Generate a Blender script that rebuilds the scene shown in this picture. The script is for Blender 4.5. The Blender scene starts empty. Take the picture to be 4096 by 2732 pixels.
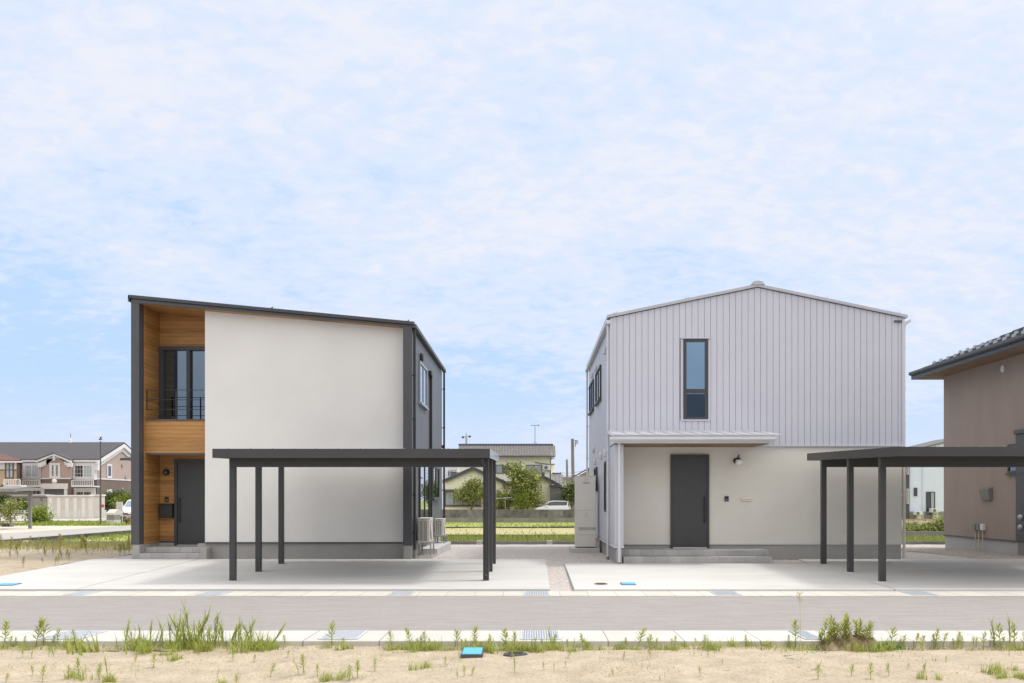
import bpy, math, random
from mathutils import Vector, Matrix, noise as mnoise
R = math.radians
C = bpy.context.scene.collection
sc = bpy.context.scene
# ------------------------------------------------------------------ camera, sky, sun, exposure
F, VX, VY, CH = 3750.0, 2125.0, 2000.0, 1.47      # focal length and vanishing point in photo pixels, eye height
cd = bpy.data.cameras.new('camera'); cam = bpy.data.objects.new('camera', cd); C.objects.link(cam)
cam.location = (0, 0, CH); cam.rotation_euler = (R(90), 0, 0)
cd.sensor_width = 36; cd.lens = F / 4096 * 36
cd.shift_x = (2048 - VX) / 4096; cd.shift_y = (VY - 1366) / 4096
cd.clip_start = .05; cd.clip_end = 6000
sc.camera = cam
SUN_EL, SUN_AZ = 60.0, 5.0        # azimuth measured from +x towards +y (behind the houses)
w = bpy.data.worlds.new('World'); sc.world = w; w.use_nodes = True
def build_sky():
    nt = w.node_tree; N = nt.nodes; L = nt.links
    for n in list(N): N.remove(n)
    out = N.new('ShaderNodeOutputWorld'); bg = N.new('ShaderNodeBackground'); bg.inputs['Strength'].default_value = .1
    sky = N.new('ShaderNodeTexSky'); sky.sky_type = 'NISHITA'; sky.sun_disc = False
    sky.sun_elevation = R(SUN_EL); sky.sun_rotation = R(90 - SUN_AZ)
    sky.air_density = 1.0; sky.dust_density = 1.2; sky.ozone_density = 1.5
    tc = N.new('ShaderNodeTexCoord'); sp = N.new('ShaderNodeSeparateXYZ'); L.new(tc.outputs['Generated'], sp.inputs[0])
    def m(op, a, b=None, clamp=False):
        n = N.new('ShaderNodeMath'); n.operation = op; n.use_clamp = clamp
        for i, v in enumerate((a, b)):
            if v is None: continue
            if isinstance(v, (int, float)): n.inputs[i].default_value = v
            else: L.new(v, n.inputs[i])
        return n.outputs[0]
    zz = m('ADD', m('MAXIMUM', sp.outputs[2], 0.0), .27)
    u = m('DIVIDE', sp.outputs[0], zz); v = m('DIVIDE', sp.outputs[1], zz)
    cb = N.new('ShaderNodeCombineXYZ'); L.new(u, cb.inputs[0]); L.new(v, cb.inputs[1])
    mp = N.new('ShaderNodeMapping'); L.new(cb.outputs[0], mp.inputs[0]); mp.inputs['Rotation'].default_value = (0, 0, R(-34)); mp.inputs['Scale'].default_value = (1, 1.35, 1); mp.inputs['Location'].default_value = (14.2, 1.1, 0)
    def noise(scale, detail, rough, dist, loc=None):
        n = N.new('ShaderNodeTexNoise'); n.inputs['Scale'].default_value = scale; n.inputs['Detail'].default_value = detail
        n.inputs['Roughness'].default_value = rough; n.inputs['Distortion'].default_value = dist
        L.new(mp.outputs[0], n.inputs['Vector']); return n.outputs['Fac']
    big = noise(1.25, 5, .55, .7); mid = noise(5.2, 6, .6, .45); puff = noise(21, 5, .58, .35)
    q = m('ADD', m('ADD', sp.outputs[2], m('MULTIPLY', sp.outputs[0], .13)), m('MULTIPLY', m('SUBTRACT', big, .5), .25))
    cov = N.new('ShaderNodeMapRange'); cov.interpolation_type = 'SMOOTHSTEP'; L.new(q, cov.inputs[0]); cov.inputs[1].default_value = .04; cov.inputs[2].default_value = .32; cov.inputs[3].default_value = -.25; cov.inputs[4].default_value = .055
    s = m('ADD', m('ADD', m('ADD', m('MULTIPLY', big, .55), m('MULTIPLY', mid, .44)), m('MULTIPLY', puff, .52)), cov.outputs[0])
    def rng(a, c):
        r = N.new('ShaderNodeMapRange'); r.interpolation_type = 'SMOOTHSTEP'; L.new(s, r.inputs[0]); r.inputs[1].default_value = a; r.inputs[2].default_value = c; return r.outputs[0]
    # clear blue air: the sky texture under a thin veil of high haze
    mx = N.new('ShaderNodeMix'); mx.data_type = 'RGBA'; mx.inputs[0].default_value = .88
    L.new(sky.outputs[0], mx.inputs[6]); mx.inputs[7].default_value = (4.9, 6.7, 9.3, 1)
    m1 = N.new('ShaderNodeMix'); m1.data_type = 'RGBA'; L.new(rng(.46, .73), m1.inputs[0]); L.new(mx.outputs[2], m1.inputs[6]); m1.inputs[7].default_value = (6.2, 7.1, 8.75, 1)
    mc = N.new('ShaderNodeMix'); mc.data_type = 'RGBA'; L.new(rng(.68, .98), mc.inputs[0]); L.new(m1.outputs[2], mc.inputs[6]); mc.inputs[7].default_value = (7.5, 7.68, 8.45, 1)
    # pale band of far haze above the horizon
    hz = N.new('ShaderNodeMapRange'); hz.interpolation_type = 'SMOOTHSTEP'; L.new(sp.outputs[2], hz.inputs[0])
    hz.inputs[1].default_value = -.02; hz.inputs[2].default_value = .14; hz.inputs[3].default_value = .8; hz.inputs[4].default_value = 0
    mh = N.new('ShaderNodeMix'); mh.data_type = 'RGBA'; L.new(hz.outputs[0], mh.inputs[0]); L.new(mc.outputs[2], mh.inputs[6]); mh.inputs[7].default_value = (7.3, 7.5, 8.5, 1)
    # white veil added overhead and behind the camera, brightened to fill the facades
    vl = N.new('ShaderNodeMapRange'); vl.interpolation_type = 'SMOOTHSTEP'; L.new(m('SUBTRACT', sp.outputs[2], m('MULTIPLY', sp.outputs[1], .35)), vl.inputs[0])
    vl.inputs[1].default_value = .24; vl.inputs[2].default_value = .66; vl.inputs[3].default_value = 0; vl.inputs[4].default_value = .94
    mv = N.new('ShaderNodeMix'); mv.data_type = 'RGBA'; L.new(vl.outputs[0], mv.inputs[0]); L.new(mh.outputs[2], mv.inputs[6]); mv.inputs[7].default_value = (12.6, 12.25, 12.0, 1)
    # thin cloud glows around the sun (outside the frame)
    dt = N.new('ShaderNodeVectorMath'); dt.operation = 'DOT_PRODUCT'; L.new(tc.outputs['Generated'], dt.inputs[0]); dt.inputs[1].default_value = (math.cos(R(SUN_EL))*math.cos(R(SUN_AZ)), math.cos(R(SUN_EL))*math.sin(R(SUN_AZ)), math.sin(R(SUN_EL)))
    gl = m('ADD', m('MULTIPLY', m('POWER', m('MAXIMUM', dt.outputs['Value'], 0.0), 9.0), 1.6), 1.0)
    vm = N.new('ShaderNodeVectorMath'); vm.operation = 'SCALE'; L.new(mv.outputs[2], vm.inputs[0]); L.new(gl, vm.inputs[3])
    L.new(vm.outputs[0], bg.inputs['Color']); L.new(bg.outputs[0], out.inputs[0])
build_sky()
sl = bpy.data.lights.new('sun', 'SUN'); sl.energy = 1.5; sl.angle = R(8.0); sl.color = (1.0, .95, .87)
sun = bpy.data.objects.new('sun', sl); C.objects.link(sun)
sd = Vector((math.cos(R(SUN_EL)) * math.cos(R(SUN_AZ)), math.cos(R(SUN_EL)) * math.sin(R(SUN_AZ)), math.sin(R(SUN_EL))))
sun.rotation_euler = sd.to_track_quat('Z', 'Y').to_euler(); sun.location = (30, 10, 40)
sc.view_settings.view_transform = 'Standard'; sc.view_settings.look = 'None'
sc.view_settings.exposure = 0.20; sc.view_settings.gamma = 1.0; sc.view_settings.use_curve_mapping = False
try:
    sc.cycles.max_bounces = 6; sc.cycles.transparent_max_bounces = 8
except Exception: pass

# ------------------------------------------------------------------ helpers
def at(x, y, d): return Vector(((x - VX) * d / F, d, CH - (y - VY) * d / F))
def ax(x, d): return (x - VX) * d / F
def az(y, d): return CH - (y - VY) * d / F
WL = {}
class MB:
    def __init__(s): s.v = []; s.f = []
    def add(s, vs, fs):
        o = len(s.v); s.v += [tuple(p) for p in vs]; s.f += [tuple(i + o for i in f) for f in fs]; return s
    def box(s, x0, x1, y0, y1, z0, z1):
        x0, x1 = min(x0, x1), max(x0, x1); y0, y1 = min(y0, y1), max(y0, y1); z0, z1 = min(z0, z1), max(z0, z1)
        return s.add([(x0,y0,z0),(x1,y0,z0),(x1,y1,z0),(x0,y1,z0),(x0,y0,z1),(x1,y0,z1),(x1,y1,z1),(x0,y1,z1)],
                     [(0,3,2,1),(4,5,6,7),(0,1,5,4),(1,2,6,5),(2,3,7,6),(3,0,4,7)])
    def prism_y(s, pts, y0, y1):      # polygon in x,z extruded along y
        n = len(pts); area = sum(pts[i][0]*pts[(i+1)%n][1]-pts[(i+1)%n][0]*pts[i][1] for i in range(n))
        if area < 0: pts = pts[::-1]
        return s.add([(x, y0, z) for x, z in pts] + [(x, y1, z) for x, z in pts],
                     [tuple(range(n)), tuple(range(2*n-1, n-1, -1))] + [((i+1)%n, i, n+i, n+(i+1)%n) for i in range(n)])
    def prism_x(s, pts, x0, x1):      # polygon in y,z extruded along x
        n = len(pts); area = sum(pts[i][0]*pts[(i+1)%n][1]-pts[(i+1)%n][0]*pts[i][1] for i in range(n))
        if area < 0: pts = pts[::-1]
        return s.add([(x0, y, z) for y, z in pts] + [(x1, y, z) for y, z in pts],
                     [tuple(range(n-1, -1, -1)), tuple(range(n, 2*n))] + [(i, (i+1)%n, n+(i+1)%n, n+i) for i in range(n)])
    def prism_z(s, pts, z0, z1):
        n = len(pts); area = sum(pts[i][0]*pts[(i+1)%n][1]-pts[(i+1)%n][0]*pts[i][1] for i in range(n))
        if area < 0: pts = pts[::-1]
        return s.add([(x, y, z0) for x, y in pts] + [(x, y, z1) for x, y in pts],
                     [tuple(range(n-1, -1, -1)), tuple(range(n, 2*n))] + [(i, (i+1)%n, n+(i+1)%n, n+i) for i in range(n)])
    def tube(s, pts, r, n=8, caps=True):
        pts = [Vector(p) for p in pts]; rs = r if isinstance(r, (list, tuple)) else [r]*len(pts)
        vs = []; fs = []
        for k, p in enumerate(pts):
            t = (pts[min(k+1, len(pts)-1)] - pts[max(k-1, 0)]).normalized()
            a = t.cross(Vector((0,0,1)) if abs(t.z) < .9 else Vector((1,0,0))).normalized(); b = a.cross(t)
            for i in range(n):
                q = 2*math.pi*i/n; vs.append(p + (a*math.cos(q) + b*math.sin(q))*rs[k])
        for k in range(len(pts)-1):
            for i in range(n): fs.append((k*n+i, (k+1)*n+i, (k+1)*n+(i+1)%n, k*n+(i+1)%n))
        if caps: fs += [tuple(range(n)), tuple(range(len(pts)*n-1, (len(pts)-1)*n-1, -1))]
        return s.add(vs, fs)
    def ring(s, x0, x1, z0, z1, y0, y1, w, wb=None, axis='y'):   # rectangular frame, front at y0, back at y1
        wb = w if wb is None else wb
        B = s.box if axis == 'y' else (lambda a0, a1, b0, b1, c0, c1: s.box(b0, b1, a0, a1, c0, c1))
        B(x0, x0+w, y0, y1, z0, z1); B(x1-w, x1, y0, y1, z0, z1); B(x0+w, x1-w, y0, y1, z1-w, z1); B(x0+w, x1-w, y0, y1, z0, z0+wb); return s
    def ball(s, c, r, nu=14, nv=8, sq=(1,1,1), zmin=-1):
        vs = []; fs = []
        for j in range(nv+1):
            ph = -math.pi/2 + math.pi*j/nv
            for i in range(nu):
                th = 2*math.pi*i/nu
                vs.append((c[0]+r*sq[0]*math.cos(ph)*math.cos(th), c[1]+r*sq[1]*math.cos(ph)*math.sin(th), c[2]+r*sq[2]*max(math.sin(ph), zmin)))
        for j in range(nv):
            for i in range(nu): fs.append((j*nu+i, j*nu+(i+1)%nu, (j+1)*nu+(i+1)%nu, (j+1)*nu+i))
        return s.add(vs, fs)
    def build(s, name, mat, parent=None, bevel=0, smooth=False, origin=None):
        if parent is not None: o0 = WL[parent.name]
        elif origin is not None: o0 = Vector(origin)
        else:
            xs = [p[0] for p in s.v]; ys = [p[1] for p in s.v]; zs = [p[2] for p in s.v]
            o0 = Vector(((min(xs)+max(xs))/2, (min(ys)+max(ys))/2, min(zs)))
        me = bpy.data.meshes.new(name); me.from_pydata([(p[0]-o0.x, p[1]-o0.y, p[2]-o0.z) for p in s.v], [], s.f); me.update()
        if smooth:
            for p in me.polygons: p.use_smooth = True
        if mat is not None: me.materials.append(mat)
        o = bpy.data.objects.new(name, me); C.objects.link(o); WL[o.name] = o0
        if parent is not None: o.parent = parent
        else: o.location = o0
        if bevel:
            b = o.modifiers.new('bevel', 'BEVEL'); b.width = bevel; b.segments = 2; b.limit_method = 'ANGLE'; b.angle_limit = R(40)
        return o
def tag(o, label, cat, group=None):
    o['label'] = label; o['category'] = cat
    if group: o['group'] = group
    return o
def thing(name, label, cat, loc, group=None):
    o = bpy.data.objects.new(name, None); C.objects.link(o); o.location = loc; o.empty_display_size = .3; WL[o.name] = Vector(loc)
    return tag(o, label, cat, group)
def struct(o, kind='structure'): o['kind'] = kind; return o
def dup(o, loc, rz=0, scale=1, label=None, parent=None):
    c = o.copy(); C.objects.link(c)
    if parent is None:
        c.location = loc; c.rotation_euler = (0, 0, rz); c.scale = (scale,)*3 if isinstance(scale, (int, float)) else scale
        if label: c['label'] = label
    else: c.parent = parent
    for ch in list(o.children): dup(ch, None, parent=c)
    return c

# ------------------------------------------------------------------ materials
def mat(name, c1, c2=None, scale=3.0, rough=.7, metal=0.0, bump=0.0, bscale=60.0, detail=6, spec=.5, stretch=(1,1,1), lo=.35, hi=.65, speck=None, translucent=0, island=0):
    m = bpy.data.materials.new(name); m.use_nodes = True; nt = m.node_tree; N = nt.nodes; L = nt.links
    b = N['Principled BSDF']; b.inputs['Roughness'].default_value = rough; b.inputs['Metallic'].default_value = metal; b.inputs['Specular IOR Level'].default_value = spec
    tc = N.new('ShaderNodeTexCoord'); mp = N.new('ShaderNodeMapping'); mp.inputs['Scale'].default_value = stretch; L.new(tc.outputs['Object'], mp.inputs[0])
    c2 = c2 or tuple(x*.9 for x in c1)
    n = N.new('ShaderNodeTexNoise'); n.inputs['Scale'].default_value = scale; n.inputs['Detail'].default_value = detail; n.inputs['Roughness'].default_value = .6; L.new(mp.outputs[0], n.inputs['Vector'])
    r = N.new('ShaderNodeValToRGB'); r.color_ramp.elements[0].position = lo; r.color_ramp.elements[1].position = hi
    r.color_ramp.elements[0].color = (*c1, 1); r.color_ramp.elements[1].color = (*c2, 1); L.new(n.outputs['Fac'], r.inputs[0]); col = r.outputs[0]
    if speck:   # (scale, threshold, colour, amount)
        v = N.new('ShaderNodeTexNoise'); v.inputs['Scale'].default_value = speck[0]; v.inputs['Detail'].default_value = 3; L.new(mp.outputs[0], v.inputs['Vector'])
        g = N.new('ShaderNodeMapRange'); L.new(v.outputs['Fac'], g.inputs[0]); g.inputs[1].default_value = speck[1]; g.inputs[2].default_value = speck[1]+.12; g.inputs[4].default_value = speck[3]
        x = N.new('ShaderNodeMix'); x.data_type = 'RGBA'; L.new(g.outputs[0], x.inputs[0]); L.new(col, x.inputs[6]); x.inputs[7].default_value = (*speck[2], 1); col = x.outputs[2]
    if island:
        ge = N.new('ShaderNodeNewGeometry'); h = N.new('ShaderNodeHueSaturation'); L.new(col, h.inputs['Color'])
        a = N.new('ShaderNodeMapRange'); L.new(ge.outputs['Random Per Island'], a.inputs[0]); a.inputs[3].default_value = 1-island; a.inputs[4].default_value = 1+island
        L.new(a.outputs[0], h.inputs['Value']); col = h.outputs[0]
    L.new(col, b.inputs['Base Color'])
    if bump:
        n2 = N.new('ShaderNodeTexNoise'); n2.inputs['Scale'].default_value = bscale; n2.inputs['Detail'].default_value = 4; L.new(mp.outputs[0], n2.inputs['Vector'])
        bp = N.new('ShaderNodeBump'); bp.inputs['Strength'].default_value = bump; bp.inputs['Distance'].default_value = .02; L.new(n2.outputs['Fac'], bp.inputs['Height']); L.new(bp.outputs[0], b.inputs['Normal'])
    if translucent:
        t = N.new('ShaderNodeBsdfTranslucent'); L.new(col, t.inputs[0]); ms = N.new('ShaderNodeMixShader'); ms.inputs[0].default_value = translucent
        o = [k for k in N if k.type == 'OUTPUT_MATERIAL'][0]; L.new(b.outputs[0], ms.inputs[1]); L.new(t.outputs[0], ms.inputs[2]); L.new(ms.outputs[0], o.inputs[0])
    return m
def wood_mat(name, c_lo, c_mid, c_hi, pitch=.105):
    m = bpy.data.materials.new(name); m.use_nodes = True; nt = m.node_tree; N = nt.nodes; L = nt.links; b = N['Principled BSDF']; b.inputs['Roughness'].default_value = .55
    tc = N.new('ShaderNodeTexCoord'); sp = N.new('ShaderNodeSeparateXYZ'); L.new(tc.outputs['Object'], sp.inputs[0])
    def mt(op, a, c=None):
        n = N.new('ShaderNodeMath'); n.operation = op
        for i, v in enumerate((a, c)):
            if v is None: continue
            if isinstance(v, (int, float)): n.inputs[i].default_value = v
            else: L.new(v, n.inputs[i])
        return n.outputs[0]
    q = mt('DIVIDE', sp.outputs[2], pitch); fl = mt('FLOOR', q); fr = mt('FRACT', q)
    wn = N.new('ShaderNodeTexWhiteNoise'); wn.noise_dimensions = '1D'; L.new(fl, wn.inputs['W'])
    cb = N.new('ShaderNodeCombineXYZ'); L.new(mt('ADD', mt('MULTIPLY', sp.outputs[0], 1.3), mt('MULTIPLY', fl, 7.3)), cb.inputs[0]); L.new(mt('MULTIPLY', sp.outputs[1], 1.3), cb.inputs[1]); L.new(mt('MULTIPLY', sp.outputs[2], 26), cb.inputs[2])
    n = N.new('ShaderNodeTexNoise'); n.inputs['Scale'].default_value = 1.6; n.inputs['Detail'].default_value = 8; n.inputs['Distortion'].default_value = .5; L.new(cb.outputs[0], n.inputs['Vector'])
    f = mt('ADD', mt('MULTIPLY', wn.outputs['Value'], .34), mt('MULTIPLY', n.outputs['Fac'], .85))
    r = N.new('ShaderNodeValToRGB'); e = r.color_ramp.elements; e[0].position = .25; e[0].color = (*c_lo, 1); e[1].position = .95; e[1].color = (*c_hi, 1)
    k = e.new(.55); k.color = (*c_mid, 1); L.new(f, r.inputs[0])
    gr = N.new('ShaderNodeMapRange'); L.new(mt('ABSOLUTE', mt('SUBTRACT', fr, .5)), gr.inputs[0]); gr.inputs[1].default_value = .425; gr.inputs[2].default_value = .48; gr.inputs[3].default_value = 0; gr.inputs[4].default_value = .55
    x = N.new('ShaderNodeMix'); x.data_type = 'RGBA'; L.new(gr.outputs[0], x.inputs[0]); L.new(r.outputs[0], x.inputs[6]); x.inputs[7].default_value = (.07, .035, .012, 1)
    L.new(x.outputs[2], b.inputs['Base Color'])
    bp = N.new('ShaderNodeBump'); bp.inputs['Strength'].default_value = .35; bp.inputs['Distance'].default_value = .01; bp.invert = True; L.new(gr.outputs[0], bp.inputs['Height']); L.new(bp.outputs[0], b.inputs['Normal'])
    return m
def cover_mat(name, c1, c2, vary, joint_pitch=None):
    """concrete laid in lengths along x: each length its own tone, thin dark joint between"""
    m = mat(name, c1, c2, 2.2, .85, bump=.15, bscale=90); nt = m.node_tree; N = nt.nodes; L = nt.links; b = N['Principled BSDF']
    src = b.inputs['Base Color'].links[0].from_socket
    tc = N.new('ShaderNodeTexCoord'); sp = N.new('ShaderNodeSeparateXYZ'); L.new(tc.outputs['Object'], sp.inputs[0])
    d = N.new('ShaderNodeMath'); d.operation = 'DIVIDE'; L.new(sp.outputs[0], d.inputs[0]); d.inputs[1].default_value = joint_pitch
    fl = N.new('ShaderNodeMath'); fl.operation = 'FLOOR'; L.new(d.outputs[0], fl.inputs[0]); fr = N.new('ShaderNodeMath'); fr.operation = 'FRACT'; L.new(d.outputs[0], fr.inputs[0])
    wn = N.new('ShaderNodeTexWhiteNoise'); wn.noise_dimensions = '1D'; L.new(fl.outputs[0], wn.inputs['W'])
    h = N.new('ShaderNodeHueSaturation'); L.new(src, h.inputs['Color']); a = N.new('ShaderNodeMapRange'); L.new(wn.outputs['Value'], a.inputs[0]); a.inputs[3].default_value = 1-vary; a.inputs[4].default_value = 1+vary; L.new(a.outputs[0], h.inputs['Value'])
    g = N.new('ShaderNodeMath'); g.operation = 'LESS_THAN'; L.new(fr.outputs[0], g.inputs[0]); g.inputs[1].default_value = .018
    x = N.new('ShaderNodeMix'); x.data_type = 'RGBA'; L.new(g.outputs[0], x.inputs[0]); L.new(h.outputs[0], x.inputs[6]); x.inputs[7].default_value = (*[k*.45 for k in c1], 1); L.new(x.outputs[2], b.inputs['Base Color'])
    return m
def flat(name, c, rough=.6, metal=0.0, spec=.5): return mat(name, c, tuple(x*.93 for x in c), 1.7, rough, metal, spec=spec)
M = {}
M['charcoal'] = mat('charcoal_metal', (.072,.073,.082), (.064,.065,.074), 2, .5)
M['black_alu'] = mat('black_aluminium', (.046,.044,.045), (.040,.039,.040), 2, .38)
M['gloss_black'] = mat('polished_aluminium', (.05,.05,.055), (.045,.045,.05), 2, .09, spec=.8)
M['door'] = mat('door_leaf', (.052,.054,.058), (.047,.049,.053), 5, .5)
M['black'] = mat('black_coating', (.028,.028,.03), (.022,.022,.025), 3, .5)
M['white_stucco'] = mat('white_stucco', (.74,.725,.70), (.70,.685,.66), .8, .9, bump=.22, bscale=70)
M['beige_stucco'] = mat('beige_stucco', (.70,.675,.62), (.66,.635,.58), 1.0, .9, bump=.2, bscale=70)
M['brown_stucco'] = mat('brown_stucco', (.325,.268,.238), (.295,.242,.212), 1.2, .9, bump=.3, bscale=60, stretch=(1,1,.4))
M['wood'] = wood_mat('cedar_boards', (.22,.10,.028), (.40,.20,.058), (.52,.275,.085))
M['soffit_wood'] = wood_mat('soffit_boards', (.25,.12,.04), (.38,.20,.075), (.47,.26,.10), .6)
M['base_concrete'] = mat('foundation_render', (.38,.37,.35), (.34,.33,.315), 1.5, .9, bump=.15, bscale=80)
M['slab'] = mat('slab_concrete', (.545,.54,.525), (.487,.482,.468), .55, .85, bump=.12, bscale=45, stretch=(.5,1.6,1), detail=8, speck=(2.3,.6,(.44,.435,.425),.5))
M['joint'] = mat('joint_mortar', (.46,.445,.41), (.36,.35,.32), 8, .9)
M['step_tile'] = cover_mat('grey_step_tiles', (.40,.39,.385), (.33,.325,.32), .14, .30)
M['gutter_far'] = cover_mat('gutter_covers', (.54,.525,.475), (.52,.50,.445), .06, .5)
M['gutter_near'] = cover_mat('gutter_covers_near', (.56,.545,.505), (.50,.485,.45), .06, .9)
M['asphalt'] = mat('asphalt', (.33,.31,.298), (.272,.255,.246), 5, .9, bump=.8, bscale=45, stretch=(.35,1.3,1), detail=12, lo=.3, hi=.7, speck=(34,.55,(.23,.20,.185),.55))
M['soil'] = mat('sandy_soil', (.495,.42,.315), (.35,.295,.215), 3.4, .95, bump=1.0, bscale=26, detail=14, lo=.3, hi=.7, speck=(34,.55,(.25,.19,.125),.75))
M['gravel'] = mat('crushed_gravel', (.57,.525,.495), (.36,.33,.312), 15, .9, bump=1.0, bscale=16, detail=5, lo=.38, hi=.60, speck=(13,.56,(.30,.275,.265),.7))
M['gravel_dark'] = mat('dark_gravel', (.50,.45,.39), (.22,.19,.165), 14, .9, bump=1.0, bscale=15, detail=5, lo=.38, hi=.60)
M['cladding'] = mat('pale_grey_cladding', (.545,.55,.615), (.52,.525,.59), .9, .48)
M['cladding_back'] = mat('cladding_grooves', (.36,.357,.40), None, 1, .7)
M['dark_cladding'] = mat('slate_cladding', (.115,.12,.138), (.10,.105,.122), 1, .45)
M['white_metal'] = mat('white_coated_metal', (.60,.605,.63), (.565,.57,.595), 2, .42)
M['pale_roof'] = mat('pale_metal_roof', (.44,.445,.48), (.40,.405,.44), 2, .35, spec=.6)
M['dark_roof'] = mat('dark_metal_roof', (.05,.052,.06), (.042,.044,.05), 2, .4)
M['frame'] = mat('window_frame', (.047,.046,.047), None, 3, .45)
M['grey_frame'] = mat('grey_window_frame', (.30,.32,.36), None, 3, .35, spec=.6)
def glass(name, c, rough=.015): return mat(name, c, tuple(x*.86 for x in c), .7, rough, metal=1.0, lo=.3, hi=.7)
M['glass_blue'] = glass('coated_glass', (.175,.265,.37))
M['glass'] = glass('window_glass', (.15,.19,.23))
M['glass_light'] = glass('bright_glass', (.34,.42,.52))
M['glass_dark'] = mat('dark_glass', (.03,.033,.037), None, 3, .05, spec=.9)
M['curtain'] = mat('curtained_glass', (.42,.45,.47), (.30,.33,.35), 3, .3, stretch=(14,14,.3))
M['lamp_glass'] = mat('opal_glass', (.83,.80,.76), (.80,.77,.73), 2, .25)
M['cream'] = mat('cream_paint', (.80,.76,.66), None, 3, .5)
M['ac_white'] = mat('ivory_metal', (.70,.665,.61), (.67,.635,.58), 3, .45)
M['heater'] = mat('grey_beige_metal', (.66,.635,.59), (.63,.605,.56), 1, .5)
M['steel'] = mat('galvanised_steel', (.42,.43,.45), (.33,.34,.36), 12, .35, metal=.6)
M['blue_lid'] = mat('sky_blue_plastic', (.10,.45,.75), (.085,.41,.71), 8, .5)
M['rust'] = mat('rusty_iron', (.22,.14,.09), (.12,.09,.07), 30, .8, bump=.5, bscale=80)
M['iron'] = mat('dark_iron', (.10,.10,.105), (.06,.06,.065), 30, .7, bump=.6, bscale=60)
M['grate'] = mat('grating_steel', (.56,.59,.63), (.47,.50,.55), 14, .6)
M['void'] = mat('drain_dark', (.13,.14,.155), (.10,.11,.12), 9, .9)
M['pit'] = mat('gutter_shade', (.30,.33,.37), (.26,.285,.325), 9, .9)
M['leaf'] = mat('weed_leaf', (.42,.44,.10), (.29,.34,.065), 2.2, .6, translucent=.4, island=.35)
M['leaf_dry'] = mat('weed_leaf_reddish', (.36,.32,.115), (.27,.29,.08), 3, .7, translucent=.4, island=.35)
M['reed'] = mat('reed_leaf', (.44,.48,.12), (.30,.37,.08), 2.5, .55, translucent=.4, island=.32)
M['stem'] = mat('weed_stem', (.20,.17,.07), (.13,.085,.05), 6, .8)
M['straw'] = mat('dry_straw', (.55,.46,.26), (.42,.33,.17), 4, .8, translucent=.2, island=.2)
M['grass'] = mat('meadow_grass', (.34,.37,.095), (.26,.31,.07), .8, .85, bump=.8, bscale=9, detail=8)
M['grass_dry'] = mat('dry_grass', (.43,.365,.205), (.33,.32,.13), .7, .9, bump=.8, bscale=9, detail=8, stretch=(.4,1.2,1))
M['rice'] = mat('rice_leaf', (.31,.36,.08), (.23,.29,.055), .5, .7, translucent=.4, island=.3)
M['water'] = mat('paddy_water', (.10,.115,.075), (.075,.09,.055), .5, .06, spec=.6)
M['block'] = cover_mat('weathered_blocks', (.205,.192,.19), (.115,.108,.107), .22, .8)
M['block'].node_tree.nodes['Principled BSDF'].inputs['Roughness'].default_value = .95
M['old_concrete'] = mat('old_concrete', (.27,.25,.235), (.19,.176,.165), .8, .95, stretch=(1,1,.3))
M['dark_concrete'] = mat('dark_mossy_concrete', (.115,.105,.092), (.05,.047,.042), 2.2, .95)
M['side_road'] = mat('pale_asphalt', (.40,.38,.365), (.35,.335,.32), 1.2, .95)
M['pavement'] = mat('pale_paving', (.60,.53,.44), (.54,.475,.39), 1, .9)
M['yellow_wall'] = mat('pale_yellow_siding', (.92,.88,.69), (.89,.85,.66), .6, .85)
M['tile'] = mat('grey_roof_tiles', (.30,.285,.27), (.20,.19,.185), 3.5, .5)
M['tile_dark'] = mat('dark_tiles', (.072,.066,.072), (.042,.04,.045), 7, .6, stretch=(.35,1,2.5))
M['ridge'] = mat('blue_grey_ridge', (.085,.095,.145), (.065,.07,.11), 4, .5)
M['brown_trim'] = mat('brown_sash', (.14,.095,.065), None, 3, .6)
M['taupe'] = mat('taupe_siding', (.40,.315,.275), (.36,.285,.25), .9, .85)
M['taupe_dark'] = mat('dark_taupe_siding', (.165,.125,.105), (.145,.11,.092), .9, .85)
M['trim_white'] = mat('white_trim', (.66,.65,.66), (.62,.61,.62), 2, .6)
M['red_tile'] = mat('red_brown_tiles', (.155,.075,.06), (.10,.05,.042), 5, .7, stretch=(.4,1,2))
M['brick_tan'] = mat('tan_brick', (.46,.35,.25), (.38,.28,.19), 5, .9, stretch=(1,1,3))
M['shed'] = mat('beige_steel_sheet', (.52,.495,.455), (.49,.465,.43), 1, .5)
M['shed_grey'] = mat('grey_steel_sheet', (.24,.23,.22), None, 1, .5)
M['car_white'] = mat('white_car_paint', (.78,.79,.82), (.76,.77,.80), 1, .18)
M['tyre'] = mat('tyre_rubber', (.03,.03,.03), None, 5, .8)
M['conifer'] = mat('conifer_leaf', (.14,.19,.045), (.07,.11,.028), 1.4, .8, translucent=.15, island=.4)
M['yew'] = mat('bright_hedge_leaf', (.30,.36,.055), (.18,.23,.035), 1.4, .8, translucent=.2, island=.35)
M['tree'] = mat('tree_leaf', (.32,.34,.10), (.165,.20,.058), 1.0, .75, translucent=.25, island=.4)
M['tree_dark'] = mat('evergreen_leaf', (.16,.20,.06), (.08,.11,.035), 1.0, .75, translucent=.2, island=.4)
M['bark'] = mat('bark', (.17,.135,.105), (.10,.08,.062), 9, .95)
M['pole'] = mat('weathered_pole', (.24,.215,.195), (.17,.15,.137), 3, .9, stretch=(1,1,.2))
M['red'] = mat('red_paint', (.52,.04,.05), None, 3, .5)
M['white_wall'] = mat('white_siding', (.66,.70,.82), (.63,.67,.79), 1, .8)
M['orange'] = mat('orange_terracotta', (.48,.24,.14), None, 3, .8)
M['grey_plastic'] = mat('grey_plastic', (.20,.20,.185), (.18,.18,.165), 3, .5)
M['pipe_cream'] = mat('cream_pipe', (.56,.51,.42), None, 3, .5)
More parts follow.
